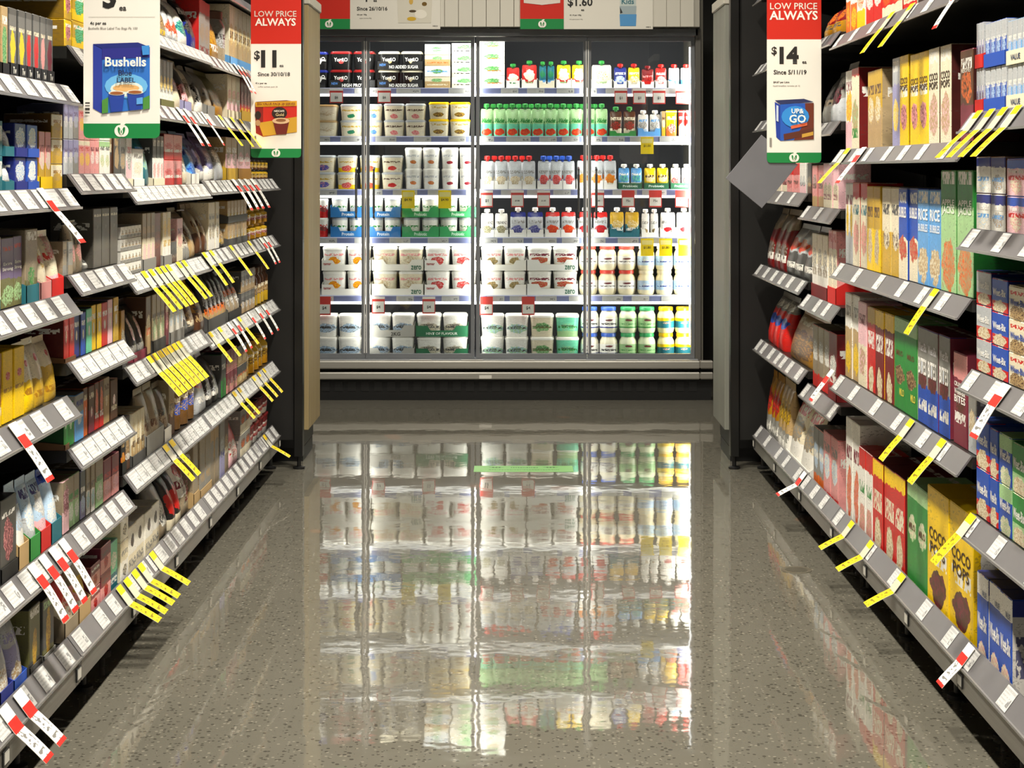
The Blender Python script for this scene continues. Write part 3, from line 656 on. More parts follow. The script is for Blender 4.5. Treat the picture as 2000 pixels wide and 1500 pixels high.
def m_jar(w, d, h, c):                           # straight glass jar or tin body
    r = w/2*.97
    return MB().ring([(0, r*.9, r*.9, 2, 0, r), (h*.03, r, r, 2, 0, r), (h*.70, r, r, 2, 0, r), (h*.80, r*.84, r*.84, 2, 0, r), (h*.84, r*.80, r*.80, 2, 0, r)], 16, pk(c, .2)).mesh('jar', smooth=True)
def m_jlid(w, d, h, c):
    r = w/2*.97
    return MB().ring([(h*.84, r*.86, r*.86, 2, 0, r), (h*.985, r*.86, r*.86, 2, 0, r), (h, r*.80, r*.80, 2, 0, r)], 16, mat(c, .35)).mesh('lid', smooth=True)
def m_bulb(w, d, h, c):                          # rounded yoghurt jar with waist and neck
    r = w/2*.985
    return MB().ring([(0, r*.80, r*.80, 2, 0, r), (h*.04, r*.90, r*.90, 2, 0, r), (h*.18, r, r, 2, 0, r), (h*.55, r, r, 2, 0, r), (h*.70, r*.95, r*.95, 2, 0, r), (h*.80, r*.80, r*.80, 2, 0, r), (h*.86, r*.74, r*.74, 2, 0, r)], 18, mat(c, .35)).mesh('jar', smooth=True)
def m_band(w, d, h, pr):
    r = w/2*.985+.0008
    return MB().ring([(h*.20, r, r, 2, 0, r-.0008), (h*.58, r, r, 2, 0, r-.0008)], 18, pk(pr, .4), caps=False).mesh('label', smooth=True)
def m_blid(w, d, h, c):
    r = w/2*.985
    return MB().ring([(h*.86, r*.84, r*.84, 2, 0, r), (h*.975, r*.84, r*.84, 2, 0, r), (h, r*.78, r*.78, 2, 0, r)], 18, mat(c, .35)).mesh('lid', smooth=True)
def m_tub(w, d, h, pr, e):
    a, b = w/2, d/2
    return MB().ring([(0, a*.86, b*.86, e, 0, b), (h*.03, a*.88, b*.88, e, 0, b), (h*.86, a*.97, b*.97, e, 0, b)], 20, pk(pr, .35)).mesh('tub', smooth=True)
def m_tlid(w, d, h, c, e):
    a, b = w/2, d/2
    return MB().ring([(h*.86, a, b, e, 0, b), (h*.95, a, b, e, 0, b), (h*.955, a*.93, b*.93, e, 0, b), (h, a*.92, b*.92, e, 0, b)], 20, mat(c, .3)).mesh('lid', smooth=True)
def m_tray(w, d, hf, c, notch):
    """shelf ready tray: floor, low front with a cut-out, side walls that rise to the back"""
    m = mat(c, .55); b = MB(); t = .0018; hs = hf*1.25
    b.box(-w/2, w/2, 0, d, 0, t, m)
    for s in (-1, 1):
        x0, x1 = sorted((s*w/2, s*(w/2-t)))
        P0 = [(0, t), (d, t), (d, hs*1.2), (d*.4, hs*1.2), (0, hs if notch else hf)]
        b.poly([(x0, y, z) for y, z in P0[::-1]], m).poly([(x1, y, z) for y, z in P0], m)
        for i in range(len(P0)):
            (ya, za), (yb, zb) = P0[i], P0[(i+1) % len(P0)]; b.poly([(x0, ya, za), (x0, yb, zb), (x1, yb, zb), (x1, ya, za)], m)
    pts = [(-w/2, t), (w/2, t), (w/2, hs), (w*.28, hs), (w*.22, hf*.72), (-w*.22, hf*.72), (-w*.28, hs), (-w/2, hs)] if notch else [(-w/2, t), (w/2, t), (w/2, hf), (-w/2, hf)]
    b.poly([(x, 0, z) for x, z in pts], m).poly([(x, t, z) for x, z in pts[::-1]], m)
    for i in range(len(pts)):
        (xa, za), (xb, zb) = pts[i], pts[(i+1) % len(pts)]; b.poly([(xa, 0, za), (xb, 0, zb), (xb, t, zb), (xa, t, za)], m)
    return b.mesh('display_tray')
def product(kind, w, d, h, pr, sd, lid, text, name, loc, rot, flap=False):
    w, d, h = R3(w), R3(d), R3(h); k = (w, d, h, pr)
    if kind == 'box':
        o = link(name, cached(('box', sd)+k, lambda: m_box(w, d, h, pr, sd)), None, loc, rot)
        if flap: link('top_flap', cached(('flap', w, d, h, sd), lambda: m_flap(w, d, h, sd)), o)
        words(o, text, w, h)
    elif kind in ('pouch', 'bag'):
        o = link(name, cached((kind,)+k, lambda: m_pouch(w, d, h, pr, .0 if kind == 'pouch' else min(d*.45, .03))), None, loc, rot)
        words(o, text, w, h, -.0016); ln = .0 if kind == 'pouch' else min(d*.45, .03)
        link('top_seal', cached(('seal', kind)+k, lambda: m_seal(w, d, h, pr, ln)), o)
        if lid: link('clip', cached(('clip', w, d, h, lid), lambda: MB().box(-w*.52, w*.52, d/2-.004, d/2+.004, h*.93, h*.965, mat(lid, .4)).mesh('clip', bevel=.001)), o)
    elif kind == 'spout':
        o = link(name, cached((kind,)+k, lambda: m_spout(w, d, h, pr)), None, loc, rot)
        link('cap', cached(('cap', w, d, h, lid), lambda: m_cap(w, d, h, lid)), o); words(o, text, w, h, -.0012)
    elif kind == 'jar':
        o = link(name, cached((kind,)+k, lambda: m_jar(w, d, h, pr)), None, loc, rot)
        link('lid', cached(('jl', w, d, h, lid), lambda: m_jlid(w, d, h, lid)), o)
    elif kind == 'bulb':
        o = link(name, cached((kind, sd)+k, lambda: m_bulb(w, d, h, sd)), None, loc, rot)
        link('label', cached(('bb',)+k, lambda: m_band(w, d, h, pr)), o); link('lid', cached(('bl', w, d, h, lid), lambda: m_blid(w, d, h, lid)), o)
        words(o, text, w, h, -.0016)
    else:
        e = 2 if kind == 'pot' else 5
        o = link(name, cached((kind,)+k, lambda: m_tub(w, d, h, pr, e)), None, loc, rot)
        link('lid', cached(('tl', w, d, h, lid, e), lambda: m_tlid(w, d, h, lid, e)), o)
        q = text and words(o, text, w, h, d*.03)
    return o
NAMES = {'coffee': dict(box='tea_box', pouch='coffee_pouch', bag='coffee_bag', jar='coffee_jar', spout='squeeze_pouch', pot='coffee_pot', tub='coffee_tub'),
         'cereal': dict(box='cereal_box', pouch='cereal_pouch', bag='cereal_bag', jar='spread_jar', spout='drink_pouch', pot='cereal_pot', tub='cereal_tub'),
         'fridge': dict(box='yoghurt_carton', pouch='yoghurt_pouch', bag='yoghurt_bag', jar='dessert_jar', spout='yoghurt_pouch', bulb='yoghurt_jar', pot='yoghurt_pot', tub='yoghurt_tub')}
CATS = dict(box='box', pouch='pouch', bag='bag', jar='jar', spout='pouch', bulb='jar', pot='pot', tub='tub')
jit = random.Random(11)
def nth_of(i, n, what):
    return '' if n == 1 else ', '+(ORD2[i]+what).strip()
def tier(j, m):
    return '' if m == 1 else ', '+(['lower', 'upper'] if m == 2 else ['lowest', 'second', 'third', 'topmost'] if m == 4 else ['lowest', 'middle', 'topmost'])[j]+' tier'
ORD2 = ['', 'second', 'third', 'fourth', 'fifth', 'sixth', 'seventh', 'eighth', 'ninth', 'tenth']
def G(bay, k, x0, x1, yt, kind, n, desc, pr, m=1, text='', lid=None, sd=None, dep=None, tray=None, off=0., ttext=''):
    """n facings of one product between photo columns x0..x1 on shelf k of a bay, tops at photo row yt, stacked m high"""
    b = BAYS[bay]; s = b['s']; X = XP+off; da, db = sorted(F*X/abs(x-VX) for x in (x0, x1))
    da = max(da, b['y'][0]+.004); db = min(db, b['y'][1]-.004)
    dm = F*X/abs((x0+x1)/2-VX); zt = b['zt'][k]+.0005
    lim = (b['lv'][k+1]+.008 if k+1 < len(b['lv']) else 2.2)
    top = min(H-(yt-VY)*dm/F, lim); w = (db-da)/n; h = (top-zt)/m
    if w < .012 or h < .03: print('SMALL', bay, k, desc, round(w, 3), round(h, 3)); return
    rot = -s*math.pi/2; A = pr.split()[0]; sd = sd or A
    dep = dep or dict(box=.11, pouch=min(.075, w*.8), bag=min(.09, w*.8), jar=w, spout=min(.05, w*.7), pot=w, tub=w)[kind]
    tail = '%s shelf, %s %s bay' % (ORD[k], b['nth'], side(b))
    if n*m == 1: tail += ' from fridge'
    grp = '%s on the %s %s shelf' % (desc, ORD[k], side(b)) if n*m > 1 else None
    for j in range(m):
        lift = 0
        if tray:
            tc, tf = tray; t = link('display_tray', cached(('tray', R3(db-da), R3(dep+.01), R3(h*tf), tc), lambda: m_tray(db-da-.001, dep+.01, h*tf, tc, False)), None, (s*(X-.0035), (da+db)/2, zt+j*h), rot)
            tl = '%s tray holding %s%s, %s shelf, %s %s bay' % (TCN.get(tc, tc), desc, tier(j, m), ORD[k], b['nth'], side(b))
            if len(tl.replace(',', '').split()) > 16: tl = '%s tray holding %s%s, %s %s shelf' % (TCN.get(tc, tc), desc, tier(j, m), ORD[k], side(b))
            check(tl, (bay, k, x0, 't', j))
            tag(t, tl, 'tray'); words(t, ttext, db-da, h*tf); lift = .0025
        for i in range(n):
            y = da+w*(i+.5); g = .0016+(.002 if tray else 0)
            o = product(kind, w-2*g, dep, h-lift-.0008, pr, sd, lid, text, NAMES[side(b)][kind], (s*(X+(0 if tray or m > 1 else jit.uniform(0, .006))), y, zt+j*h+lift), rot, flap=(kind == 'box' and s > 0 and zt+h < 1.3))
            lab = desc+nth_of(n-1-i, n, ' nearest fridge')+tier(j, m)+', '+tail; check(lab, (bay, k, x0, i, j)); tag(o, lab, CATS[kind], grp)
TCN = {'161616': 'black', 'tl': 'teal', 'nv': 'dark blue', 'yl': 'yellow', 'pk': 'pink', 'rd': 'red', 'br': 'brown', 'kf': 'torn kraft', 'bl': 'blue', 'gn': 'green', 'wh': 'white', 'dg': 'dark grey', 'tn': 'tan', 'gy': 'grey', 'gd': 'golden', 'dr': 'dark red', 'cr': 'cream', 'bk': 'black', 'lv': 'lilac', '6a4a2c': 'brown', 'sk': 'pale blue'}

# ---- tea and coffee side: fourth bay (teas)
TEA = 'dg dg 0 %s %s .50 wh .80 .34 .26 .03'
G('A', 5, 2, 16, 12, 'box', 1, 'tan tea box with green window', 'tn tn 0 gn lg .42 wh .8 .34 .3', tray=('161616', .18))
for x0, x1, yt, c, nm in ((17, 33, 15, 'yl', 'yellow'), (35, 50, 20, 'yl', 'golden yellow'), (50, 63, 24, 'rd', 'red'), (64, 78, 28, 'rd', 'bright red'), (78, 90, 32, 'pk', 'pink'), (90, 104, 36, 'mg', 'plum')):
    G('A', 5, x0, x1, yt, 'box', 1, 'slim grey tea box with %s panel' % nm, 'dg 6a6a68 .9 %s %s .42 cr .70 .36 .26 .03 .02' % (c, c), tray=('161616', .2), ttext='Tw|.5|.5|d8d5cc|.4')
G('A', 4, -2, 5, 235, 'box', 1, 'teal tea carton', 'tl tl 0 wh sv .6 wh .8', m=2)
G('A', 4, 7, 25, 237, 'pouch', 1, 'clear silver tea pouch', 'sv gy .3 wh sv .6 dg .75', m=2, tray=('tl', .28))
G('A', 4, 28, 51, 240, 'box', 1, 'blue tea box with steam picture', 'nv bl .2 wh sk .55 nv .22 .40 .32', m=2, tray=('nv', .26))
G('A', 4, 52, 74, 243, 'box', 1, 'pale blue tea box with steam picture', 'bl nv .2 wh lb .55 nv .22 .36 .34', m=2, tray=('bl', .26))
G('A', 4, 76, 100, 256, 'box', 2, 'pink and gold striped tea sleeve', 'pk gd .45 cr pn .5 dr .7', tray=('yl', .22), sd='am')
G('A', 4, 101, 122, 222, 'box', 1, 'gold foil tea box', 'cr gd .5 gd tn .5 am .7', m=3, sd='6a4a14')
G('A', 3, -2, 4, 462, 'box', 1, 'white tea carton edge', 'wh tl .15', )
G('A', 3, 5, 30, 463, 'box', 1, 'purple tea box with fruit and mint', 'pu ol .42 lg ol .18 rd .84 .46 .14 .03', text='Extra|.63|.045|wh|.7;Strong|.55|.06|wh')
G('A', 3, 31, 48, 459, 'box', 1, 'narrow purple tea box with fruit', 'pu ol .40 lg ol .20 rd .86 .46 .14 .03', text='Extra|.63|.045|wh|.7;Strong|.55|.06|wh')
G('A', 3, 49, 74, 446, 'box', 1, 'grey green tea box', 'kf ol .3 gn kf .35 wh .9 .3 .12', tray=('tl', .24))
G('A', 3, 77, 98, 456, 'pouch', 1, 'cream and gold tea pouch', 'cr cr .3 gd cr .65 rd .6 .3 .2', tray=('pk', .26))
G('A', 3, 98, 122, 449, 'pouch', 1, 'cream and pink tea pouch', 'cr pn .3 pk cr .75 rd .6 .3 .2', tray=('rd', .27))
G('A', 2, -2, 6, 690, 'box', 1, 'dark amber tea bag edge', 'am yl .5 dr am .4 cr .2')
for x0, x1, yt, nm in ((8, 28, 683, 'first'), (31, 51, 676, 'second')):
    G('A', 2, x0, x1, yt, 'box', 1, 'yellow tea bag box, %s from amber carton' % nm, 'yl yl .3 rd pk .64 am .45 .2 .06 .03')
G('A', 2, 53, 74, 668, 'pouch', 1, 'crinkled yellow tea pouch', 'cr yl .45 rd pk .70 am .3 .13 .05 .05')
G('A', 2, 74, 95, 659, 'pouch', 1, 'tall crinkled gold tea pouch', 'cr gd .42 rd pk .72 am .2 .13 .05 .05')
G('A', 2, 97, 118, 655, 'pouch', 1, 'pale gold tea pouch beside red boxes', 'cr gd .55 rd pk .74 am .2 .13 .05 .05')
G('A', 1, 0, 33, 970, 'box', 1, 'large black tea box with window', '4a4a46 4a4a46 0 mg pk .50 wh .8 .30 .24 .03', tray=('161616', .18), sd='2a2a28')
for x0, x1, yt, tc, pr, nm in ((34, 54, 942, 'tn', 'lb wh .45 sv lb .6 nv .8', 'icy blue tea pack in tan sleeve'), (56, 76, 931, 'gn', 'lb sv .5 wh lb .5 nv .8', 'silver blue tea pack in green sleeve'),
                             (77, 97, 922, 'rd', 'lb pn .4 sv wh .6 nv .8', 'blue and pink tea pack in red sleeve'), (98, 118, 912, 'tl', 'bl lb .8 wh lb .4 nv .9', 'blue topped tea pack in teal sleeve')):
    G('A', 1, x0, x1, yt, 'pouch', 1, nm, pr, tray=(tc, .28))
G('A', 0, -2, 23, 1220, 'pouch', 1, 'silver green leaf tea pack', 'lg sv .75 wh tn .3 lv .7', tray=('nv', .22))
G('A', 0, 25, 50, 1196, 'pouch', 1, 'silver violet leaf tea pack', 'sv lv .6 tn wh .2 lv .7', tray=('bl', .2))
G('A', 0, 56, 79, 1182, 'box', 1, 'olive tea box with gold wheat', 'ol dg .2 gd am .38 wh .9 .2 .3', tray=('dg', .16))
G('A', 0, 83, 106, 1165, 'box', 1, 'dark olive tea box with gold wheat', 'dg ol .2 gd am .45 lg .9 .2 .35', tray=('gy', .14))
# third bay
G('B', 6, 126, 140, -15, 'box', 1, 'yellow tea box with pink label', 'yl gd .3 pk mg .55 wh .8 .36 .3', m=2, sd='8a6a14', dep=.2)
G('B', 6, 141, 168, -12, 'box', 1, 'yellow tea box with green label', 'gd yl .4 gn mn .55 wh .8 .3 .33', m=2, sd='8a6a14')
G('B', 6, 169, 228, -12, 'box', 3, 'plain yellow tea box', 'yl gd .3 rd cr .5 wh .8', m=2)
G('B', 5, 123, 143, 202, 'box', 2, 'lilac tea carton', 'lv sv .5 wh lv .5 pu .7', m=2, sd='55567a')
G('B', 5, 143, 154, 202, 'box', 1, 'grey lilac tea carton', 'lv gy .5 sv lv .5 pu .7', m=2)
G('B', 5, 154, 176, 206, 'box', 2, 'pink and yellow tea carton', 'cr pk .85 yl pk .45 rd .75', m=2)
G('B', 5, 176, 194, 208, 'box', 2, 'rose pink tea carton', 'pk pk .4 wh pk .5 mg .75', m=2)
G('B', 5, 195, 215, 209, 'box', 2, 'white tea carton with green top', 'lg wh .8 cr lg .4 dg .78', m=2)
G('B', 5, 216, 222, 212, 'box', 1, 'thin dark tea carton', 'dg br .3 tn dg .5 cr .4')
G('B', 5, 223, 234, 214, 'box', 1, 'dark brown tea crate box', 'br dg .6 tn kf .25 tn .5', m=1)
G('B', 4, 124, 132, 470, 'box', 1, 'small grey tea carton', 'kf gy .3 kf gy .5 dg .7')
G('B', 4, 134, 143, 470, 'box', 1, 'thin grey tea carton', 'gy kf .3 gy kf .5 dg .7')
G('B', 4, 144, 167, 430, 'pouch', 2, 'grey kraft tea pouch with black clip', 'kf kf .3 pk kf .4 dg .6', lid='161616')
G('B', 4, 168, 176, 497, 'bag', 1, 'crumpled white sample bag', 'wh gy .3 wh gy .5 dg .5', off=.02)
G('B', 4, 177, 184, 502, 'bag', 1, 'crumpled green sample bag', 'tl wh .4 wh tl .5 dg .5', off=.02)
G('B', 4, 187, 233, 405, 'box', 3, 'tall dark grey coffee box', '5a564e 54504a .3 54504a 5a564e .5 cr .88 .2 .1 .02', text='i|.88|.05|e0ddd2|.1;p|.68|.06|8a867c|.2')
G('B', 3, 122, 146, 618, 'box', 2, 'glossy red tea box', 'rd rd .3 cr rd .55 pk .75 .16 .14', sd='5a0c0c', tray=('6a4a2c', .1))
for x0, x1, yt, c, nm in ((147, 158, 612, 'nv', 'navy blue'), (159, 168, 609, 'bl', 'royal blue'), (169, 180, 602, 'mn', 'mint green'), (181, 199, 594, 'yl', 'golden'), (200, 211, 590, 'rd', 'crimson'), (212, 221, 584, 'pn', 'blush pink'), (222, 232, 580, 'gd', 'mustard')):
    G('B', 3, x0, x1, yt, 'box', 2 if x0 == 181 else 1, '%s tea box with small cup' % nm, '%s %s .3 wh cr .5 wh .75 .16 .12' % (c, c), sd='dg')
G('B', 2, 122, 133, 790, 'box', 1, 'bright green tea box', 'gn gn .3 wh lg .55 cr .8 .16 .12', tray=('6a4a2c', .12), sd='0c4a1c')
G('B', 2, 134, 147, 785, 'box', 1, 'leaf green tea box', 'gy gn .6 lg wh .5 wh .8 .16 .12')
G('B', 2, 149, 166, 768, 'box', 1, 'pale blue tea box', 'gy sk .6 lb wh .45 nv .8 .2 .12')
G('B', 2, 167, 175, 757, 'box', 1, 'orange tea box', 'br og .75 pk wh .5 cr .8 .16 .12')
G('B', 2, 176, 187, 753, 'box', 1, 'maroon tea box', 'br mg .5 wh pk .45 cr .8 .16 .12')
G('B', 2, 188, 205, 744, 'box', 2, 'orange red tea box', 'br rd .3 og pk .55 wh .3 .3 .3')
G('B', 2, 206, 217, 737, 'box', 1, 'tan tea box', 'kf tn .6 cr tn .5 br .8 .2 .12')
G('B', 2, 218, 232, 740, 'box', 1, 'brown tea box', 'br br .3 wh pk .5 cr .3 .16 .12')
G('B', 1, 122, 137, 938, 'box', 1, 'pink floral tea box', 'kf pn .4 mg pn .6 mg .5 .4 .3')
G('B', 1, 138, 160, 926, 'box', 2, 'pale green tea box', 'kf lg .5 wh lg .3 gn .6')
G('B', 1, 161, 171, 918, 'box', 1, 'dusty blue tea box', '4a4f5a lv .4 lb lv .3 wh .6')
G('B', 1, 172, 187, 908, 'box', 2, 'white herbal tea box', 'kf wh .5 lb lg .3 dg .6')
G('B', 1, 188, 203, 896, 'box', 1, 'mint herbal tea box', 'kf lg .55 wh lg .3 gn .6')
G('B', 1, 204, 233, 890, 'box', 2, 'rosy pink herbal tea box', 'mg pk .5 pn pk .3 rd .6')
G('B', 0, 124, 150, 1118, 'pouch', 1, 'red and cream tea bag', 'rd cr .55 rd cr .5 wh .4', tray=('kf', .3), sd='dr')
G('B', 0, 152, 175, 1085, 'pouch', 1, 'rose and gold tea bag', 'kf pk .6 gd yl .55 wh .3', tray=('tn', .32))
G('B', 0, 177, 196, 1100, 'box', 1, 'pink cross carton stacked', 'mg pk .6 rd dr .35 wh .8 .2 .2', m=2)
G('B', 0, 197, 217, 1062, 'box', 1, 'pink medicinal tea carton stacked', 'mg pk .55 rd dr .35 dg .7 .2 .2', m=2)
G('B', 0, 219, 233, 1055, 'box', 1, 'turquoise tea box', 'mn tl .35 wh mn .6 wh .2')
# second bay (coffee)
G('C', 0, 236, 251, 975, 'box', 1, 'cream coffee box pair', 'cr wh .5 dg cr .25 gy .7 .24 .14', m=2)
G('C', 0, 252, 315, 1004, 'box', 4, 'white coffee box with oval window', 'wh cr .4 dg br .68 gy .2 .20 .14 .09 .03')
G('C', 0, 316, 334, 925, 'bag', 1, 'grey lettered coffee bag', 'gy kf .5 wh gy .35 dg .3')
G('C', 0, 335, 357, 912, 'bag', 2, 'black coffee bag with red block', 'bk cr .18 rd rd .45 bk .2 .44 .2 .02 .02')
G('C', 0, 358, 376, 880, 'bag', 1, 'white coffee bag with red leaf', 'wh kf .3 rd dr .72 mg .5 .3 .14', text='^Republica|.5|.35|6a1c1c|.55')
G('C', 0, 377, 387, 850, 'box', 1, 'pale kraft coffee block', 'kf kf .3 gy kf .5 dg .5', tray=('tn', .2))
G('C', 1, 236, 245, 845, 'box', 1, 'black and orange coffee pack', 'bk og .4 og yl .35 tn .7', tray=('161616', .3))
G('C', 1, 246, 256, 812, 'box', 1, 'brown coffee sleeve', 'dg br .4 tn br .4 wh .25')
G('C', 1, 257, 283, 800, 'box', 3, 'cream stick coffee pack', 'cr tn .4 cr gd .5 br .4 .3 .3', tray=('dg', .2))
G('C', 1, 284, 318, 752, 'pouch', 2, 'plain kraft coffee pouch', 'kf kf .3 br kf .5 br .4 .2 .1', tray=('gy', .3))
G('C', 1, 319, 333, 745, 'pouch', 1, 'grey brown coffee pouch', '6a5e50 54483c .5 kf br .4 dg .5', tray=('wh', .22))
G('C', 1, 334, 345, 738, 'box', 1, 'brown paper coffee block', 'kf br .4 tn br .5 dg .5')
G('C', 1, 346, 387, 730, 'jar', 3, 'bronze coffee jar', '8a6a34 6a4a24 .5 bl tn .5 cr .7', lid='am', m=1)
G('C', 2, 236, 244, 605, 'box', 1, 'amber bean coffee box', 'am br .5 cr br .5 yl .3', tray=('dg', .16))
G('C', 2, 245, 258, 590, 'bag', 1, 'white and black coffee bag', 'sv wh .5 bk sv .4 bk .8')
G('C', 2, 259, 285, 585, 'bag', 2, 'matt black coffee bag', 'bk dg .25 pn tn .5 gy .2 .2 .2', tray=('mg', .15))
G('C', 2, 286, 296, 578, 'box', 1, 'tan and rust coffee box', 'br tn .5 cr tn .5 og .4')
G('C', 2, 297, 322, 572, 'box', 3, 'cream and green coffee box', 'kf cr .6 lg cr .4 dg .6', tray=('dg', .2))
G('C', 2, 323, 330, 572, 'box', 1, 'maroon coffee box', 'mg mg .3 pk mg .5 cr .7')
G('C', 2, 331, 358, 566, 'box', 4, 'grey white coffee box', 'kf wh .55 lb cr .5 gy .7', tray=('gy', .22))
G('C', 2, 359, 371, 562, 'bag', 1, 'silver coffee bag', 'sv dg .4 wh sv .5 bk .3')
G('C', 2, 372, 387, 556, 'bag', 1, 'dark brown coffee bag', 'br dg .4 tn br .3 cr .2')
G('C', 3, 236, 276, 440, 'box', 6, 'small white capsule box', 'wh gy .3 dg cr .5 tn .4 .2 .2', m=4)
G('C', 3, 278, 303, 415, 'box', 3, 'cream capsule sleeve', 'kf cr .55 pn cr .3 tn .7', tray=('gy', .2))
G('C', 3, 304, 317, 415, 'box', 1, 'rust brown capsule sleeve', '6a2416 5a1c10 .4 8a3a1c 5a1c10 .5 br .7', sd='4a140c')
G('C', 3, 318, 334, 413, 'box', 2, 'cream and yellow capsule sleeve', 'cr wh .4 yl cr .7 gd .4', tray=('gy', .18))
G('C', 3, 335, 346, 470, 'box', 1, 'dark coffee carton', 'dg br .4 bk dg .5 kf .3')
G('C', 3, 347, 358, 425, 'box', 1, 'pinkish cream coffee box', 'pn cr .6 pk cr .5 mg .7')
G('C', 3, 359, 372, 438, 'bag', 2, 'slim white coffee bag', 'wh gy .4 kf wh .5 br .5')
G('C', 3, 373, 387, 405, 'bag', 1, 'folded kraft coffee bag', 'kf tn .4 br kf .5 br .6', lid='br')
G('C', 4, 236, 246, 262, 'box', 1, 'grey crate coffee box', 'gy dg .4 tn gy .5 dg .7')
G('C', 4, 247, 258, 262, 'box', 1, 'pale pink coffee box', 'wh pn .5 gy wh .5 pk .7', tray=('cr', .16))
G('C', 4, 259, 280, 290, 'box', 1, 'plain white coffee carton', 'wh wh .3 cr wh .5 gy .8', tray=('wh', .2))
G('C', 4, 281, 297, 262, 'pouch', 1, 'teal coffee pouch', 'tl tl .3 lg sk .5 sk .7', sd='tl')
G('C', 4, 298, 320, 265, 'box', 3, 'white and black coffee stick box', 'dg wh .55 pk wh .3 wh .85', tray=('cr', .15))
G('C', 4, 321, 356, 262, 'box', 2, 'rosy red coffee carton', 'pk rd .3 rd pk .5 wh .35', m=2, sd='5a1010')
G('C', 4, 357, 371, 255, 'bag', 1, 'white speckled coffee bag', 'dg cr .6 wh cr .4 gy .3')
G('C', 4, 372, 387, 256, 'bag', 1, 'sky blue coffee bag', '5a7a96 sk .7 bl sk .3 nv .6', tray=('wh', .2))
G('C', 5, 312, 338, 118, 'box', 4, 'grey striped coffee box', 'gy wh .4 yl cr .5 dg .35', tray=('ol', .16))
G('C', 5, 340, 357, 106, 'bag', 1, 'cream coffee bag with crest', 'kf cr .7 lv pk .5 mg .4 .3 .12')
G('C', 5, 358, 372, 104, 'bag', 1, 'dark berry coffee bag', 'dg br .5 pk mg .35 pn .25', tray=('lv', .18))
G('C', 5, 373, 385, 112, 'bag', 1, 'ivory coffee bag', 'cr cr .4 kf cr .5 br .5')
G('C', 6, 312, 328, -8, 'bag', 2, 'dark lined coffee bag', 'dg kf .5 tn bk .4 yl .15')
G('C', 6, 329, 352, -8, 'bag', 2, 'silver and red coffee bag', 'gy sv .6 rd tn .3 wh .15')
G('C', 6, 353, 370, -8, 'bag', 1, 'white and teal coffee bag', 'wh wh .5 tl mn .35 wh .8')
G('C', 6, 371, 387, -8, 'bag', 1, 'black blue coffee bag', 'bk nv .5 dg bk .4 wh .7')
# first bay (coffee, fridge end)
G('D', 0, 390, 412, 838, 'box', 2, 'tall grey kraft coffee block', 'kf gy .4 kf gy .5 tn .3', tray=('tn', .16))
G('D', 0, 413, 430, 815, 'box', 2, 'beige coffee block', 'tn kf .4 gy kf .5 gy .6')
G('D', 0, 431, 440, 815, 'box', 1, 'grey blue coffee pack', 'gy lv .4 sv gy .5 nv .4')
G('D', 0, 441, 449, 812, 'box', 1, 'brown coffee pack', 'br kf .4 tn br .5 cr .4')
G('D', 0, 450, 469, 800, 'bag', 1, 'red bag with white swirl', 'rd pn .4 wh rd .3 rd .8')
G('D', 0, 470, 489, 795, 'box', 2, 'white and brown coffee carton', 'gy cr .4 og br .6 dg .7', m=2)
G('D', 0, 490, 526, 778, 'tub', 4, 'red coffee tub', 'dr wh .35 rd pk .5 wh .6', m=2, lid='dr')
G('D', 1, 390, 408, 700, 'bag', 1, 'shiny red and silver coffee bag', 'rd sv .55 rd dr .6 wh .25', lid='dg')
G('D', 1, 409, 432, 690, 'bag', 2, 'black silver coffee bag', 'dg bk .5 sv dg .3 wh .2')
G('D', 1, 433, 442, 690, 'box', 1, 'dark green coffee pack', 'dg gn .4 gn dg .3 wh .7')
G('D', 1, 443, 463, 680, 'box', 3, 'pink striped coffee pack', 'mg pk .4 dg pk .5 tn .3', m=2)
G('D', 1, 464, 482, 672, 'box', 2, 'cream sachet coffee box', 'dg tn .5 cr yl .3 og .5', m=2)
G('D', 1, 483, 527, 664, 'jar', 5, 'gold instant coffee jar', 'gd am .4 br gd .5 cr .7', lid='am', m=1)
G('D', 2, 390, 404, 545, 'bag', 1, 'olive gold coffee bag', 'am br .4 dg am .5 tn .3')
G('D', 2, 405, 444, 525, 'bag', 5, 'black pouch with silver edge', 'bk tn .3 sv dg .5 og .3', tray=('dg', .2))
G('D', 2, 445, 470, 528, 'bag', 3, 'dark and white coffee pouch', 'dg kf .4 wh bk .45 og .55', tray=('161616', .18))
G('D', 2, 471, 498, 525, 'box', 4, 'small dark coffee carton', 'dg tn .5 wh br .4 gy .8', m=2)
G('D', 2, 499, 527, 520, 'jar', 4, 'amber instant coffee jar', 'br gd .35 tn br .5 cr .6', lid='br', m=1)
G('D', 3, 390, 408, 398, 'bag', 2, 'kraft folded coffee bag', 'kf br .4 tn kf .5 br .6')
G('D', 3, 409, 430, 394, 'box', 3, 'slim cream coffee stick box', 'cr wh .5 kf cr .4 gy .7')
G('D', 3, 431, 443, 405, 'bag', 1, 'small black coffee bag', 'bk dg .4 tn bk .3 gd .15')
G('D', 3, 444, 482, 390, 'box', 6, 'golden coffee sachet carton', 'tn gd .4 cr am .5 wh .3', m=2, tray=('dg', .3))
G('D', 3, 483, 526, 408, 'jar', 4, 'gold lidded coffee jar', 'gd am .5 pk br .5 cr .6', lid='gd', m=2)
G('D', 4, 390, 405, 260, 'bag', 1, 'lilac coffee bag', 'lv wh .3 nv pu .35 pu .7')
G('D', 4, 406, 424, 258, 'bag', 1, 'violet grey coffee bag', 'pu wh .3 nv lv .4 lv .7')
G('D', 4, 425, 440, 260, 'bag', 1, 'pale grey coffee bag', 'gy sv .4 wh gy .5 dg .7')
G('D', 4, 441, 463, 268, 'box', 2, 'pale pink beige coffee box', 'tn pn .6 kf pn .5 wh .7', tray=('gd', .28))
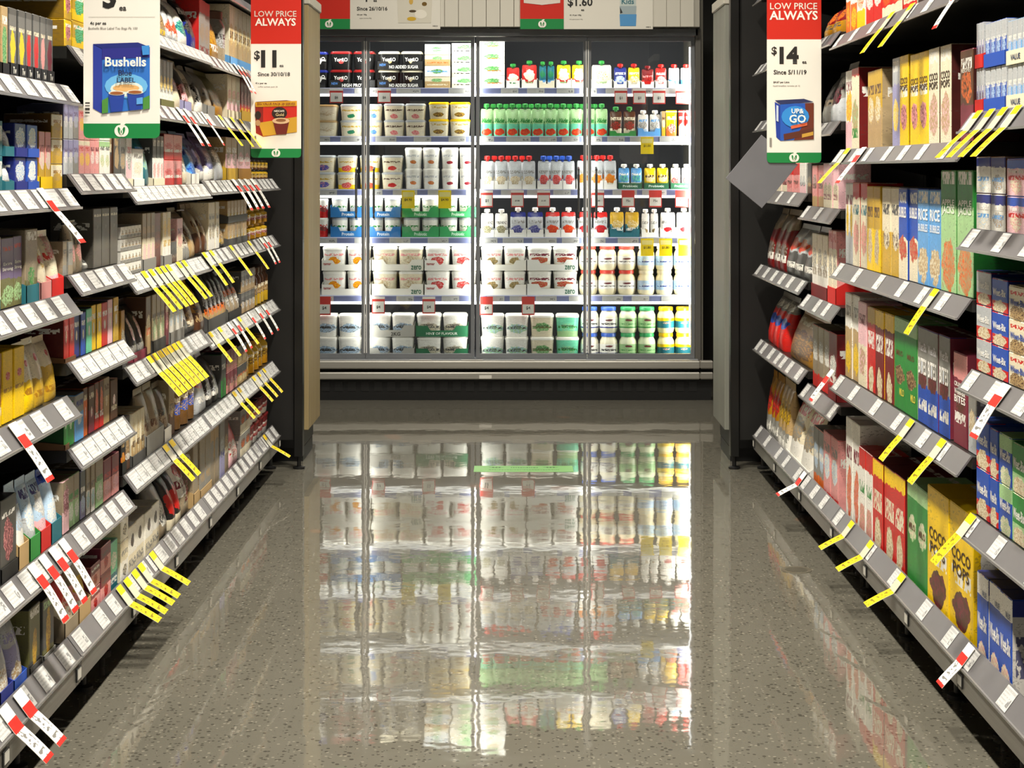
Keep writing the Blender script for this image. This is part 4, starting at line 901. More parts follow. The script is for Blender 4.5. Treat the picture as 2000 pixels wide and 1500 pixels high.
G('D', 4, 464, 489, 272, 'box', 2, 'pinkish grey coffee box', 'kf pn .5 pk gy .5 wh .5', tray=('am', .28))
G('D', 4, 490, 526, 312, 'jar', 5, 'small gold lidded coffee jar', 'gd br .5 tn gd .4 dg .6', lid='dg', m=2)
G('D', 5, 390, 402, 122, 'bag', 1, 'white panelled coffee bag', 'gy wh .5 bk gy .5 dg .3')
G('D', 5, 403, 418, 110, 'bag', 1, 'plain grey coffee bag', 'gy kf .4 gy kf .5 dg .4', tray=('gy', .2))
G('D', 5, 419, 443, 122, 'bag', 1, 'green olive coffee bag', 'ol am .5 am ol .4 br .3')
G('D', 5, 444, 469, 137, 'box', 3, 'cream pink coffee carton', 'cr pn .4 pk cr .5 wh .4', tray=('cr', .2))
G('D', 5, 470, 489, 145, 'box', 3, 'red coffee carton', 'dr rd .4 pk dr .5 yl .25', tray=('gd', .25))
G('D', 5, 490, 526, 152, 'box', 4, 'dark red coffee carton', 'dr br .4 pk dr .5 yl .25')
G('D', 6, 390, 413, 2, 'box', 2, 'grey coffee carton with red top', 'rd gy .75 kf gy .4 dr .1')
G('D', 6, 414, 434, 4, 'bag', 1, 'amber gold coffee bag', 'bk am .8 am gd .4 wh .2')
G('D', 6, 435, 447, 22, 'jar', 1, 'grey capped coffee jar', 'gy kf .4 gy sv .5 dg .6', lid='br')
G('D', 6, 448, 489, 12, 'box', 5, 'ivory coffee box', 'cr tn .4 gd cr .5 br .5', tray=('sk', .14))
G('D', 6, 490, 526, 30, 'box', 4, 'plain ivory coffee box', 'cr tn .4 tn cr .5 br .5')

# ---- cereal side: fourth bay from the fridge
WBX = 'bl rd .34 cr tn .18 wh .62 .42 .20 .0 .02'
WT_ = 'Weet-Bix|.60|.22|f2f0ea'
G('R1', 0, 1901, 1975, 1140, 'box', 3, 'large wheat biscuit cereal box', 'wh bl .78 cr pk .16 rd .9 .40 .17 .0 .02', text='Weet-Bix|.52|.16|f4f2ec;VALUE|.82|.06|5a6a8a|.4|.7', sd='nv d6d2cc .84 cfcbc6 d6d2cc .5 5a5a78 .45 .4 .1 .2 .02', dep=.10)
G('R1', 1, 1904, 1932, 820, 'box', 1, 'blue and red wheat biscuit box', WBX, m=2, text=WT_)
G('R1', 1, 1933, 1949, 838, 'box', 1, 'slim blue and red wheat biscuit box', WBX, m=2, text=WT_)
G('R1', 1, 1951, 1976, 850, 'box', 1, 'green and blue wheat biscuit box', 'lg bl .70 cr lg .15 wh .7 .42 .22 .0 .02', m=2, text=WT_)
G('R1', 1, 1977, 2004, 868, 'box', 1, 'green multigrain wheat biscuit box', 'gn lg .4 cr tn .15 wh .9 .42 .22 .0 .02', m=2, text=WT_)
G('R1', 2, 1904, 1935, 530, 'box', 1, 'blue topped wheat biscuit box', 'sv rd .36 cr tn .18 bl .8 .42 .20 .0 .02', m=3, text=WT_, sd='nv')
G('R1', 2, 1937, 1968, 545, 'box', 1, 'navy topped wheat biscuit box', 'bl rd .34 cr tn .18 nv .8 .42 .20 .0 .02', m=3, text=WT_, sd='nv')
G('R1', 2, 1970, 2006, 560, 'box', 1, 'cream wheat bites cereal box', 'cr cr .4 tn br .2 rd .8 .42 .22', m=3, text='Weet-Bix|.52|.2|2a4aa0')
G('R1', 3, 1906, 1934, 306, 'box', 1, 'blue and wheat gold cereal box', 'nv wh .75 cr lb .25 sk .4 .3 .2', m=2, text='Weet-Bix|.66|.18|f2f0ea', sd='6a3a14')
G('R1', 3, 1935, 1963, 306, 'box', 1, 'navy and wheat gold cereal box', 'nv wh .72 tn lb .3 sk .4 .3 .22', m=2, text='Weet-Bix|.66|.18|f2f0ea', sd='6a3a14')
G('R1', 3, 1966, 2004, 310, 'box', 1, 'pink oat cereal box', 'bl pn .75 cr pk .3 rd .5 .3 .22', m=2, text='Weet-Bix|.68|.14|f2f0ea')
G('R1', 4, 1900, 1922, 45, 'box', 3, 'slim chocolate breakfast drink carton', 'sv lv .6 br lv .3 wh .55', m=2, tray=('rd', .3))
G('R1', 4, 1924, 1966, 40, 'box', 4, 'slim blue breakfast drink carton', 'sv bl .6 lb bl .4 wh .6', m=2, tray=('bl', .3))
G('R1', 4, 1968, 2006, 36, 'box', 4, 'slim grey breakfast drink carton', 'sv sk .5 lb lv .4 wh .6', m=2, tray=('cr', .32), ttext='VALUE|.5|.4|3a4a6a|.5')
# third bay
G('R2', 0, 1650, 1676, 822, 'box', 2, 'white muesli box with red ribbon', 'wh wh .3 og pk .35 mg .7 .36 .22', dep=.16)
G('R2', 0, 1677, 1703, 880, 'box', 2, 'red topped sultana cereal box', 'rd wh .80 pk tn .25 gn .6 .4 .2')
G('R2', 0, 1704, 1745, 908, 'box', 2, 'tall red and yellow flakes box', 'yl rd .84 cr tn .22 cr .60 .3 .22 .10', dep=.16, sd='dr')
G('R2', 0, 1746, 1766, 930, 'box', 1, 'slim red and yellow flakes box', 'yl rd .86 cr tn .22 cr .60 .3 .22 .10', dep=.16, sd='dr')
G('R2', 0, 1768, 1809, 948, 'box', 2, 'green malt cereal box', 'lg gn .86 cr lg .60 br .3 .36 .12 .0 .02', text='MILO|.61|.06|6a4a2c|.6;MILO|.12|.05|e0d050|.4|.7', dep=.16)
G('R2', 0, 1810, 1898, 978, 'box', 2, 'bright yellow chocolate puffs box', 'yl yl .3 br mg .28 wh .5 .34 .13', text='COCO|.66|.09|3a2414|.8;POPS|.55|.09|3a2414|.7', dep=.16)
G('R2', 1, 1650, 1675, 575, 'box', 2, 'white and gold cereal bar box', 'wh tn .6 yl gd .25 gy .8', dep=.12)
G('R2', 1, 1676, 1692, 590, 'box', 1, 'pink and cream bran box', 'pn cr .5 tn pn .3 mg .8')
G('R2', 1, 1693, 1708, 600, 'box', 1, 'slim yellow capped bran box', 'gd rd .8 cr tn .15 wh .62 .3 .2 .1')
G('R2', 1, 1709, 1744, 610, 'box', 2, 'yellow capped bran box pair', 'yl dr .8 cr tn .15 wh .62 .3 .2 .1')
G('R2', 1, 1745, 1790, 625, 'box', 2, 'green malt cereal box with yellow tag', 'lg gn .84 br tn .38 br .3 .4 .1 .0 .02', text='MILO|.62|.06|6a4a2c|.6;MILO|.2|.08|e0d050|.4|.7')
G('R2', 1, 1791, 1852, 648, 'box', 3, 'blue wheat bites cereal box', 'gy bl .40 br mg .45 wh .2 .44 .09', text='Weet-Bix|.80|.09|eceaf0;BITES|.60|.17|f4f2ee', sd='mg', dep=.10)
G('R2', 1, 1858, 1884, 690, 'box', 1, 'maroon crunchy wheat bites carton', 'pk mg .72 br mg .5 wh .3', text='CRUNCHY|.66|.05|f4f0ea;Weet-Bix|.58|.06|f4f0ea;BITES|.50|.08|f4f0ea', sd='mg')
G('R2', 1, 1886, 1902, 735, 'box', 1, 'grey muesli box', 'gy sv .5 cr tn .4 dg .8')
G('R2', 2, 1649, 1664, 358, 'box', 2, 'white cereal box with gold ribbon', 'wh sv .4 yl tn .55 mg .8 .3 .2')
G('R2', 2, 1665, 1692, 357, 'box', 2, 'white cereal box with red cap', 'rd cr .82 pk tn .35 tl .68 .4 .2')
G('R2', 2, 1693, 1719, 364, 'box', 2, 'golden crunchy nut box', 'gd yl .5 tn cr .3 br .7 .36 .2')
G('R2', 2, 1720, 1754, 366, 'box', 2, 'golden corn flakes box with bowl', 'cr gd .5 cr br .42 dg .75 .36 .12')
G('R2', 2, 1755, 1789, 368, 'box', 2, 'royal blue bubbles cereal box', 'bl cr .45 rd tn .35 wh .9 .4 .14', text='BUBBLES|.74|.12|f2f2f0')
G('R2', 2, 1790, 1835, 370, 'box', 2, 'sky blue rice cereal box', 'sk sk .3 tn cr .22 wh .92 .42 .18', text='RICE|.74|.12|f4f4f2;BUBBLES|.60|.08|e4ecf4', sd='bl')
G('R2', 2, 1836, 1897, 333, 'box', 2, 'tall green loops cereal box', 'gn lg .7 tn og .22 wh .95 .44 .22', text='APPLE|.74|.05|f0f4e8;JACKS|.67|.08|f0f4e8', sd='gn', dep=.18)
G('R2', 3, 1648, 1662, 137, 'box', 1, 'white cereal box with berry print', 'wh pn .35 yl og .55 mg .8 .4 .2')
G('R2', 3, 1663, 1677, 132, 'box', 1, 'white cereal box with green base', 'rd cr .9 tn lg .4 gn .2 .4 .2', sd='dr', dep=.12)
G('R2', 3, 1692, 1720, 136, 'box', 2, 'dull gold cereal box', 'gd tn .5 cr gd .5 br .75', sd='c0a880', dep=.2)
G('R2', 3, 1739, 1753, 112, 'box', 1, 'silver lilac cereal box', 'sv lv .7 yl cr .35 wh .9')
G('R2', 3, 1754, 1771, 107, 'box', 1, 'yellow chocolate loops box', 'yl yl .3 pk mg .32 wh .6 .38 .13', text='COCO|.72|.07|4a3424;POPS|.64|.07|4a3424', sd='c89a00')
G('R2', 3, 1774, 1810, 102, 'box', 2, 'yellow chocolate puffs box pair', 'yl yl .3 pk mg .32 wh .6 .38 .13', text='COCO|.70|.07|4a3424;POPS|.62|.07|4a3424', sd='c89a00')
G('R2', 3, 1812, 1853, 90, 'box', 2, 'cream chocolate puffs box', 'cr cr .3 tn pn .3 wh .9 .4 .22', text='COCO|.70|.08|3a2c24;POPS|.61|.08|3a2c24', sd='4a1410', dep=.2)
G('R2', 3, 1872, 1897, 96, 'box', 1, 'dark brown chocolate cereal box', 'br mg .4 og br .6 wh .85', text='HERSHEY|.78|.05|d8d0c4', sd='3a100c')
G('R2', 4, 1649, 1657, -50, 'box', 1, 'orange muesli bar box', 'wh og .55 og yl .3 gy .8')
G('R2', 4, 1658, 1671, -50, 'box', 1, 'white and orange muesli bar box', 'wh og .5 yl og .25 gy .7')
G('R2', 4, 1672, 1687, -50, 'box', 1, 'yellow based muesli bar box', 'wh yl .35 cr og .55 gy .6')
G('R2', 4, 1688, 1719, -50, 'box', 2, 'red muesli bar box', 'pk rd .6 wh pk .5 dg .7')
G('R2', 4, 1720, 1759, -50, 'box', 2, 'red and white muesli bar box', 'rd cr .3 og rd .5 wh .6')
G('R2', 4, 1762, 1788, -50, 'box', 2, 'cream and red muesli bar box', 'cr rd .2 og cr .4 dr .7')
G('R2', 4, 1790, 1830, -50, 'box', 3, 'black striped bar box', 'dg bk .4 kf dg .5 gy .5')
# second bay
G('R3', 0, 1586, 1606, 838, 'box', 2, 'pale blue and orange porridge box', 'gy og .3 lb sv .6 wh .6 .4 .2', off=.0)
G('R3', 0, 1607, 1634, 850, 'box', 2, 'grey and red porridge box', 'pk rd .2 wh lb .55 gy .8')
G('R3', 1, 1586, 1618, 640, 'box', 3, 'whitish oat box with red base', 'kf rd .22 gy wh .6 wh .5')
G('R3', 1, 1619, 1635, 650, 'box', 1, 'dark red oat box', 'dr rd .3 wh gy .5 wh .3', tray=('dr', .2))
G('R3', 2, 1586, 1617, 458, 'box', 3, 'cream sachet oat box', 'cr wh .5 gy cr .6 kf .4', tray=('dr', .2))
G('R3', 2, 1618, 1634, 450, 'box', 2, 'pink capped oat box', 'pk cr .75 gy cr .5 rd .9', tray=('rd', .22))
G('R3', 3, 1586, 1605, 322, 'box', 2, 'brown and pink oat box', 'pk tn .25 kf pn .6 br .5')
G('R3', 3, 1606, 1634, 318, 'box', 3, 'pale oat sachet box', 'pn cr .5 kf cr .4 mg .25')
G('R3', 4, 1600, 1616, 140, 'bag', 1, 'dark cereal bag', 'dg gy .4 bk dg .5 kf .4')
G('R3', 4, 1617, 1634, 122, 'bag', 1, 'grey and black muesli bag', 'gy sv .4 bk mg .45 wh .7')
G('R3', 5, 1604, 1634, 5, 'bag', 2, 'red and amber muesli bag', 'dr am .4 og br .6 dg .3')
# first bay (fridge end)
G('R4', 0, 1494, 1514, 728, 'pouch', 3, 'golden brown muesli pouch', 'am gy .4 rd br .6 wh .25')
G('R4', 0, 1515, 1536, 742, 'pouch', 3, 'slim cream muesli pouch', 'tn wh .35 gd br .6 gy .3')
G('R4', 0, 1537, 1582, 780, 'bag', 2, 'white muesli bag with clear window', 'cr wh .4 gy tn .55 rd .8', tray=('wh', .2))
G('R4', 1, 1495, 1528, 575, 'bag', 3, 'red and blue muesli bag', 'gy rd .7 bl nv .5 wh .8 .44 .1')
G('R4', 1, 1534, 1582, 614, 'bag', 1, 'big clear bag of brown bran', 'tn am .55 br am .35 cr .8 .5 .3')
G('R4', 2, 1495, 1530, 408, 'bag', 3, 'brown and red granola bag', 'kf dr .65 br gy .3 wh .2 .4 .16')
G('R4', 2, 1531, 1582, 440, 'bag', 3, 'silver and red granola bag', 'sv dg .45 rd og .6 wh .2 .4 .12')
G('R4', 3, 1495, 1504, 322, 'box', 1, 'navy snack box', 'nv nv .3 sk nv .4 wh .7')
G('R4', 3, 1505, 1514, 318, 'box', 1, 'green snack box', 'lg cr .3 gn lg .4 dg .3')
G('R4', 3, 1515, 1535, 318, 'box', 2, 'pale pink snack box', 'pn cr .3 pk mg .4 dr .3')
G('R4', 3, 1536, 1559, 318, 'box', 2, 'coral red snack box', 'rd pk .6 pk rd .3 br .35')
G('R4', 3, 1560, 1573, 318, 'box', 2, 'white snack box', 'wh pn .3 sv wh .4 dg .3')
G('R4', 3, 1574, 1582, 318, 'box', 1, 'dark snack box', 'dg br .3 kf dg .4 tn .3')
G('R4', 4, 1494, 1515, 180, 'bag', 2, 'pale banded snack bag', 'kf wh .4 dg kf .5 br .5')
G('R4', 5, 1494, 1515, 80, 'bag', 2, 'amber snack bag', 'br am .4 tn br .5 dg .5')

# ---- stock further up both runs, nearer the aisle mouth
for k, n, nm, pr, kd in ((5, 5, 'tall tan tea box beyond green window box', 'tn cr .4 gn lg .5 br .8', 'box'), (4, 4, 'teal tea sleeve beyond teal carton', 'tl wh .4 mn tl .5 wh .8', 'box'), (3, 4, 'white tea sleeve beyond carton edge', 'wh tl .2 lg wh .5 gn .8', 'box'),
                         (2, 4, 'amber tea box beyond amber carton', 'am yl .5 rd am .5 cr .8', 'box'), (1, 3, 'black tea box beyond window box', 'dg dg .3 tn br .5 cr .8', 'box'), (0, 4, 'silver tea pack beyond leaf packs', 'sv lv .5 lg wh .4 nv .8', 'pouch')):
    G('A', k, -225, -8, {5: 8, 4: 235, 3: 480, 2: 760, 1: 1080, 0: 1330}[k], kd, n, nm, pr)
for k, n, nm, pr, tx in ((4, 4, 'grey drink carton beyond value trays', 'sv sk .5 lb lv .4 wh .6', ''), (3, 3, 'pink wheat box beyond oat boxes', 'bl pn .75 cr pk .3 rd .5', 'Weet-Bix|.68|.14|f2f0ea'), (2, 3, 'cream wheat box beyond bites boxes', 'cr cr .4 tn br .2 rd .8', 'Weet-Bix|.52|.16|2a4aa0'), (1, 3, 'green wheat box beyond multigrain boxes', 'gn lg .4 cr tn .15 wh .9', 'Weet-Bix|.60|.16|f2f0ea')):
    G('R1', k, 2010, 2225, {4: -30, 3: 300, 2: 600, 1: 960}[k], 'box', n, nm, pr, m=2, text=tx)

# ---- inside the fridge
FSN = ['top', 'second', 'third', 'fourth', 'fifth', 'bottom']
FYP = 10.03
def I(k, x0, x1, yt, kind, n, desc, pr, m=1, text='', lid='wh', sd='wh', tray=None, ttext='', rows=1, notch=True, per=None):
    """n facings between photo columns on fridge shelf k (0 top .. 5 deck); m stacked; tray = (colour, front share) per stack layer; per = facings per tray"""
    zt = FZT[k]+.0005; xa, xb = fx(x0), fx(x1); w = (xb-xa)/n; top = fz(yt); h = (top-zt)/m
    grp = '%s on the %s fridge shelf' % (desc, FSN[k]) if n*m > 1 else None
    dep = dict(box=.10, spout=min(.045, w*.6), pouch=min(.05, w*.7)).get(kind, w)
    for j in range(m):
        lift = 0
        if tray and (len(tray) < 3 or j in tray[2]):
            tc, tf = tray[:2]; per_ = per or n; lift = .0025
            for q in range(0, n, per_):
                ww = w*min(per_, n-q); t = link('display_tray', cached(('ft', R3(ww), R3(dep), tc, R3(h*tf), notch), lambda: m_tray(ww-.002, dep+.008, h*tf, tc, notch)), None, (xa+w*q+ww/2, FYP-.004, zt+j*h))
                tl = '%s tray of %s%s%s, %s fridge shelf' % (TCN.get(tc, tc), desc, '' if n <= per_ else ', '+(['first']+ORD2[1:])[q//per_]+' from coffee side', tier(j, m), FSN[k])
                if len(tl.replace(',', '').split()) > 16: tl = tl.replace('tray of ', 'tray, ').replace(' from coffee side', ' coffee side').replace(' with ', ' ')
                check(tl, (k, x0, 't', q, j)); tag(t, tl, 'tray', 'trays of %s' % desc)
                for wd in filter(None, ttext.split('/')): words(t, wd, ww, h*tf)
        for i in range(n):
            o = product(kind, w-(.006 if tray else .003), dep-(.004 if tray else 0), h-lift-.0008, pr, sd, lid, text, NAMES['fridge'][kind], (xa+w*(i+.5)+jit.uniform(-.0006, .0006), FYP, zt+j*h+lift), 0)
            if rows > 1 and i < n-1:               # staggered second row behind the front facings
                q = product(kind, w-.004, dep, h-.0008, pr, sd, lid, '', NAMES['fridge'][kind], (xa+w*(i+1), FYP+.055, zt+j*h), 0)
                lb = '%s, %s from coffee side, behind front row, %s fridge shelf' % (desc, (['first']+ORD2[1:])[i], FSN[k]); check(lb, (k, x0, i, j, 'b')); tag(q, lb, CATS[kind], grp)
            lab = desc+(', '+(['first']+ORD2[1:])[i]+' from coffee side' if n > 1 else '')+tier(j, m)+', %s fridge shelf' % FSN[k]; check(lab, (k, x0, i, j)); tag(o, lab, CATS[kind], grp)
# top shelf
I(0, 600, 641, 101, 'tub', 1, 'black high protein tub with blue lid', 'bk bk .3 wh wh .5 wh .62 .2 .2', m=2, lid='nv', text='YoPRO|.62|.2|f4f2ec|.7')
I(0, 643, 733, 100, 'tub', 2, 'black high protein tub with red lid', 'bk bk .2 rd pk .5 bk .2 .12 .14', m=2, lid='8c1c1c', text='YoPRO|.55|.22|f4f2ec|.62', tray=('161616', .34, (0,)), ttext='HIGH PROTEIN|.42|.55|f4f2ec|.6|.58/NEW|.7|.4|5a90d8|.14|.12')
I(0, 737, 826, 100, 'tub', 2, 'black vanilla protein tub with cream lid', 'bk bk .2 cr yl .5 bk .2 .12 .14', m=2, lid='cr', text='YoPRO|.55|.22|f4f2ec|.62', tray=('1c1c1c', .36), ttext='NO ADDED SUGAR|.40|.50|f4f2ec|.64|.58/NEW|.7|.4|5a90d8|.14|.12')
TCN['1c1c1c'] = 'charcoal'
for j, (ya, yb, nm, pr) in enumerate(((150, 172, 'tan four pack carton at stack foot', 'cr tn .6 lg gn .7 cr .3 .2 .16'), (129, 150, 'white four pack carton with green oval', 'wh wh .3 gn lg .5 sk .5 .24 .2'), (107, 129, 'tan four pack carton upper', 'cr tn .6 lg gn .7 og .3 .2 .16'), (86, 107, 'clear topped four pack carton with green oval', 'sv wh .3 gn lg .5 lb .5 .24 .2'))):
    z0 = FZT[0]+.0005+(172-yb)/339; lab = '%s on top fridge shelf' % nm; check(lab, nm)
    tag(product('box', 51/339-.004, .10, (yb-ya)/339-.001, pr, 'wh', None, '', 'yoghurt_carton', (fx(854.5), FYP, z0), 0), lab, 'carton')
I(0, 882, 934, 84, 'box', 1, 'white cow spotted four pack carton', 'wh cr .4 gn lg .65 bk .3 .3 .2 .05', m=4)
I(0, 936, 986, 76, 'box', 1, 'white mango four pack carton', 'wh wh .3 gn lg .6 og .4 .3 .2 .05', m=4)
I(0, 988, 1016, 124, 'spout', 1, 'red and green topped kids pouch', 'rd wh .35 cr wh .5 gn .2', lid='gn', tray=('wh', .24))
I(0, 1018, 1050, 118, 'spout', 1, 'red strawberry pouch with green cap', 'rd rd .3 cr wh .55 lg .2 .34 .26', lid='gn', tray=('wh', .24))
I(0, 1052, 1084, 120, 'spout', 2, 'dark green clear pouch', 'tl wh .3 gn tl .6 sk .3', lid='gn', tray=('cr', .22))
I(0, 1086, 1146, 118, 'spout', 2, 'yellow capped custard pouch with cream label', 'yl rd .4 cr wh .55 lg .2 .36 .28', lid='gn', tray=('wh', .24), per=1)
I(0, 1154, 1196, 118, 'spout', 1, 'cream kids pouch with green cap', 'cr cr .3 wh gd .55 lg .2 .3 .2', lid='gn', tray=('wh', .22))
I(0, 1198, 1225, 124, 'spout', 1, 'blue kids pouch with red cap', 'nv bl .4 wh sk .4 wh .7', lid='rd', tray=('wh', .22))
I(0, 1226, 1251, 124, 'spout', 1, 'yellow banana pouch with red cap', 'yl cr .35 wh yl .4 wh .7', lid='rd', tray=('wh', .22))
I(0, 1252, 1278, 128, 'spout', 1, 'deep red berry pouch', 'dr rd .4 dr rd .5 pk .6', lid='dr', tray=('wh', .22))
I(0, 1279, 1303, 125, 'spout', 1, 'red strawberry pouch with red cap', 'rd pk .4 wh rd .4 wh .7', lid='rd', tray=('wh', .22))
I(0, 1305, 1352, 125, 'spout', 2, 'white and blue vanilla pouch', 'wh sk .4 sk wh .5 wh .7', lid='rd', tray=('wh', .22))
# second shelf
I(1, 606, 659, 204, 'tub', 1, 'large cream custard tub', 'cr cr .3 cr tn .5 cr .6', m=2, lid='tn')
I(1, 663, 708, 203, 'tub', 1, 'cream yoghurt tub with green label', 'cr cr .3 gn tl .3 gd .7 .18 .16', m=2, lid='sv')
I(1, 712, 746, 203, 'tub', 1, 'cream yoghurt tub with blue label', 'cr cr .3 sk bl .3 gd .7 .18 .16', m=2, lid='sv')
I(1, 748, 832, 202, 'tub', 2, 'cream yoghurt tub with pink label', 'cr cr .3 pk rd .25 br .7 .2 .18', m=2, lid='sv', text='12|.72|.1|5a4a34|.2;Yoghurt|.55|.08|5a4a34|.5')
I(1, 836, 919, 199, 'tub', 2, 'cream dessert tub with yellow lid', 'cr cr .3 br gd .32 gd .8 .26 .16', m=2, lid='yl')
I(1, 938, 1188, 202, 'spout', 10, 'clear green kids yoghurt pouch', 'lg mn .45 rd og .15 gn .55 .4 .12', lid='gn', text='Kids|.48|.14|2b8a39|.7', rows=2)
I(1, 1190, 1243, 208, 'spout', 2, 'brown chocolate pouch with leafy top', 'br cr .3 br rd .4 cr .7', lid='gn', tray=('gn', .14))
I(1, 1245, 1291, 215, 'spout', 2, 'white pouch with cow picture', 'wh lb .3 gy wh .5 sk .7', lid='wh', tray=('sk', .24))
I(1, 1292, 1300, 217, 'box', 1, 'slim tan custard carton', 'tn gd .4 cr tn .5 br .7')
I(1, 1301, 1323, 215, 'pouch', 1, 'yellow custard pouch', 'yl og .3 rd cr .3 wh .7')
I(1, 1325, 1352, 215, 'pouch', 2, 'red and white striped pouch', 'rd wh .4 pk nv .35 wh .7')
# third shelf
I(2, 606, 655, 303, 'tub', 1, 'cream tub with blue and pink label', 'cr cr .3 bl pk .3 gd .7 .25 .2', m=2, lid='sv')
I(2, 657, 697, 303, 'tub', 1, 'cream tub with red berry label', 'cr yl .3 rd pk .25 gd .7 .25 .2', m=2, lid='sv')
I(2, 701, 742, 303, 'tub', 1, 'cream tub with peach label', 'cr yl .3 rd og .25 gd .7 .25 .2', m=2, lid='sv')
I(2, 744, 787, 303, 'tub', 1, 'cream tub with square red label', 'cr cr .3 rd rd .25 br .7 .2 .16', m=2, lid='sv', text='12|.72|.1|5a4a34|.2')
I(2, 789, 859, 288, 'pot', 2, 'tall white pot with orange fruit', 'wh wh .3 og tn .35 sv .7 .2 .1', m=2, lid='wh')
I(2, 861, 931, 288, 'pot', 2, 'tall white pot with berry', 'wh wh .3 mg rd .32 sv .7 .18 .09', m=2, lid='wh')
I(2, 938, 1047, 304, 'spout', 4, 'silver yoghurt pouch with red cap', 'sv sv .4 cr tn .3 gy .6', lid='rd', tray=('wh', .2), per=1, rows=2)
I(2, 1049, 1124, 304, 'spout', 3, 'silver berry pouch with blue cap', 'sv lv .35 rd pk .35 gy .6', lid='bl', tray=('wh', .2), per=1, rows=2)
I(2, 1126, 1205, 303, 'spout', 3, 'silver mango pouch with red cap', 'sv cr .35 og gd .35 gy .6', lid='rd', tray=('wh', .2), per=1, rows=2)
I(2, 1207, 1255, 320, 'spout', 2, 'blue and green probiotic pouch', 'sk wh .3 mn bl .5 wh .7', lid='wh', tray=('1f5a3a', .24), ttext='Probiotic|.5|.4|cfe0d4|.6', notch=False)
I(2, 1257, 1307, 320, 'spout', 2, 'yellow banana probiotic pouch', 'yl gd .3 cr yl .5 br .6', lid='wh', tray=('1f5a3a', .24), ttext='Probiotic|.5|.4|cfe0d4|.6', notch=False)
I(2, 1309, 1352, 320, 'spout', 2, 'pink strawberry probiotic pouch', 'wh pn .4 rd pk .4 wh .7', lid='wh', tray=('1f5a3a', .24), ttext='Probiotic|.5|.4|cfe0d4|.6', notch=False)
TCN['1f5a3a'] = 'dark green'
# fourth shelf
I(3, 620, 641, 388, 'pot', 1, 'slim white and red dessert pot', 'wh rd .5 dg rd .5 rd .7', m=2, lid='wh')
I(3, 645, 783, 386, 'pot', 4, 'clear white protein pot', 'wh wh .3 wh lb .5 gn .62 .3 .1', m=2, lid='sv', tray=('2472b4', .42), ttext='Protein|.36|.4|e4eef6|.34', per=2)
I(3, 785, 931, 386, 'pot', 4, 'clear white probiotic pot', 'wh wh .3 wh lg .5 gn .62 .3 .1', m=2, lid='sv', tray=('2f9a58', .42), ttext='Probiotic|.36|.4|d4eedc|.34', per=2)
TCN['2472b4'] = 'blue'; TCN['2f9a58'] = 'green'
I(3, 938, 993, 408, 'spout', 2, 'clear banana pouch with white cap', 'wh sv .4 ol cr .3 gy .6', lid='wh', tray=('wh', .2), per=1)
I(3, 995, 1062, 405, 'spout', 2, 'blueberry pouch with white cap', 'nv sv .80 nv lv .3 gy .6', lid='wh', tray=('wh', .2), per=1)
I(3, 1064, 1126, 405, 'spout', 2, 'strawberry pouch with white cap', 'rd sv .82 rd og .3 gy .6', lid='wh', tray=('wh', .2), per=1)
I(3, 1128, 1188, 405, 'spout', 2, 'raspberry pouch with white cap', 'rd sv .78 rd mg .32 gy .6', lid='wh', tray=('wh', .2), per=1)
I(3, 1190, 1250, 405, 'spout', 2, 'teal and gold banana pouch', 'gd tl .5 gd cr .5 wh .3', lid='wh', tray=('tl', .22), per=2)
I(3, 1252, 1287, 408, 'spout', 2, 'white pouch with apple slice', 'wh wh .3 tn ol .25 gy .6 .26 .1', lid='wh', tray=('wh', .22))
I(3, 1289, 1352, 406, 'spout', 2, 'white pouch with cherries', 'wh wh .3 rd mg .3 gy .6 .26 .1', lid='wh', tray=('wh', .22), per=1)
# fifth shelf
I(4, 628, 724, 481, 'tub', 2, 'large white tub with yellow fruit', 'wh wh .3 og yl .45 pk .75 .26 .18', m=2, lid='wh', tray=('ece9e0', .34), ttext='tamar|.8|.3|b04a4a|.16|.12')
I(4, 726, 827, 481, 'tub', 2, 'large white tub with vanilla print', 'cr cr .3 cr tn .5 pk .75 .26 .18', m=2, lid='wh', tray=('e9e6da', .36), ttext='zero|.34|.5|2e6a50|.2|.86')
I(4, 829, 931, 481, 'tub', 2, 'large white tub with red fruit', 'wh wh .3 rd pk .45 pk .75 .26 .18', m=2, lid='wh', tray=('edeae4', .34), ttext='tamar|.8|.3|b04a4a|.16|.12')
I(4, 938, 1028, 481, 'tub', 2, 'large white tub with honey print', 'wh cr .3 tn ol .45 pk .75 .26 .18', m=2, lid='wh', tray=('ebe8de', .34))
I(4, 1029, 1129, 481, 'tub', 2, 'large white tub with berry print', 'wh cr .3 rd tn .5 mg .75 .36 .14', m=2, lid='wh', tray=('e6e6e0', .36), ttext='zero|.36|.5|2e6a50|.2|.84')
for c in ('ece9e0', 'e9e6da', 'edeae4', 'ebe8de', 'e6e6e0'): TCN[c] = 'white'
I(4, 1131, 1243, 480, 'bulb', 3, 'round cream yoghurt jar with red lid', 'wh cr .15 mg br .72 dg .4 .2 .1 .06', m=2, lid='d8483c', sd='e6dcb8')
I(4, 1245, 1352, 480, 'bulb', 3, 'round cream yoghurt jar with blue label', 'lb lb .3 wh sk .6 nv .4 .2 .14 .06', m=2, lid='cr', sd='ece2be')
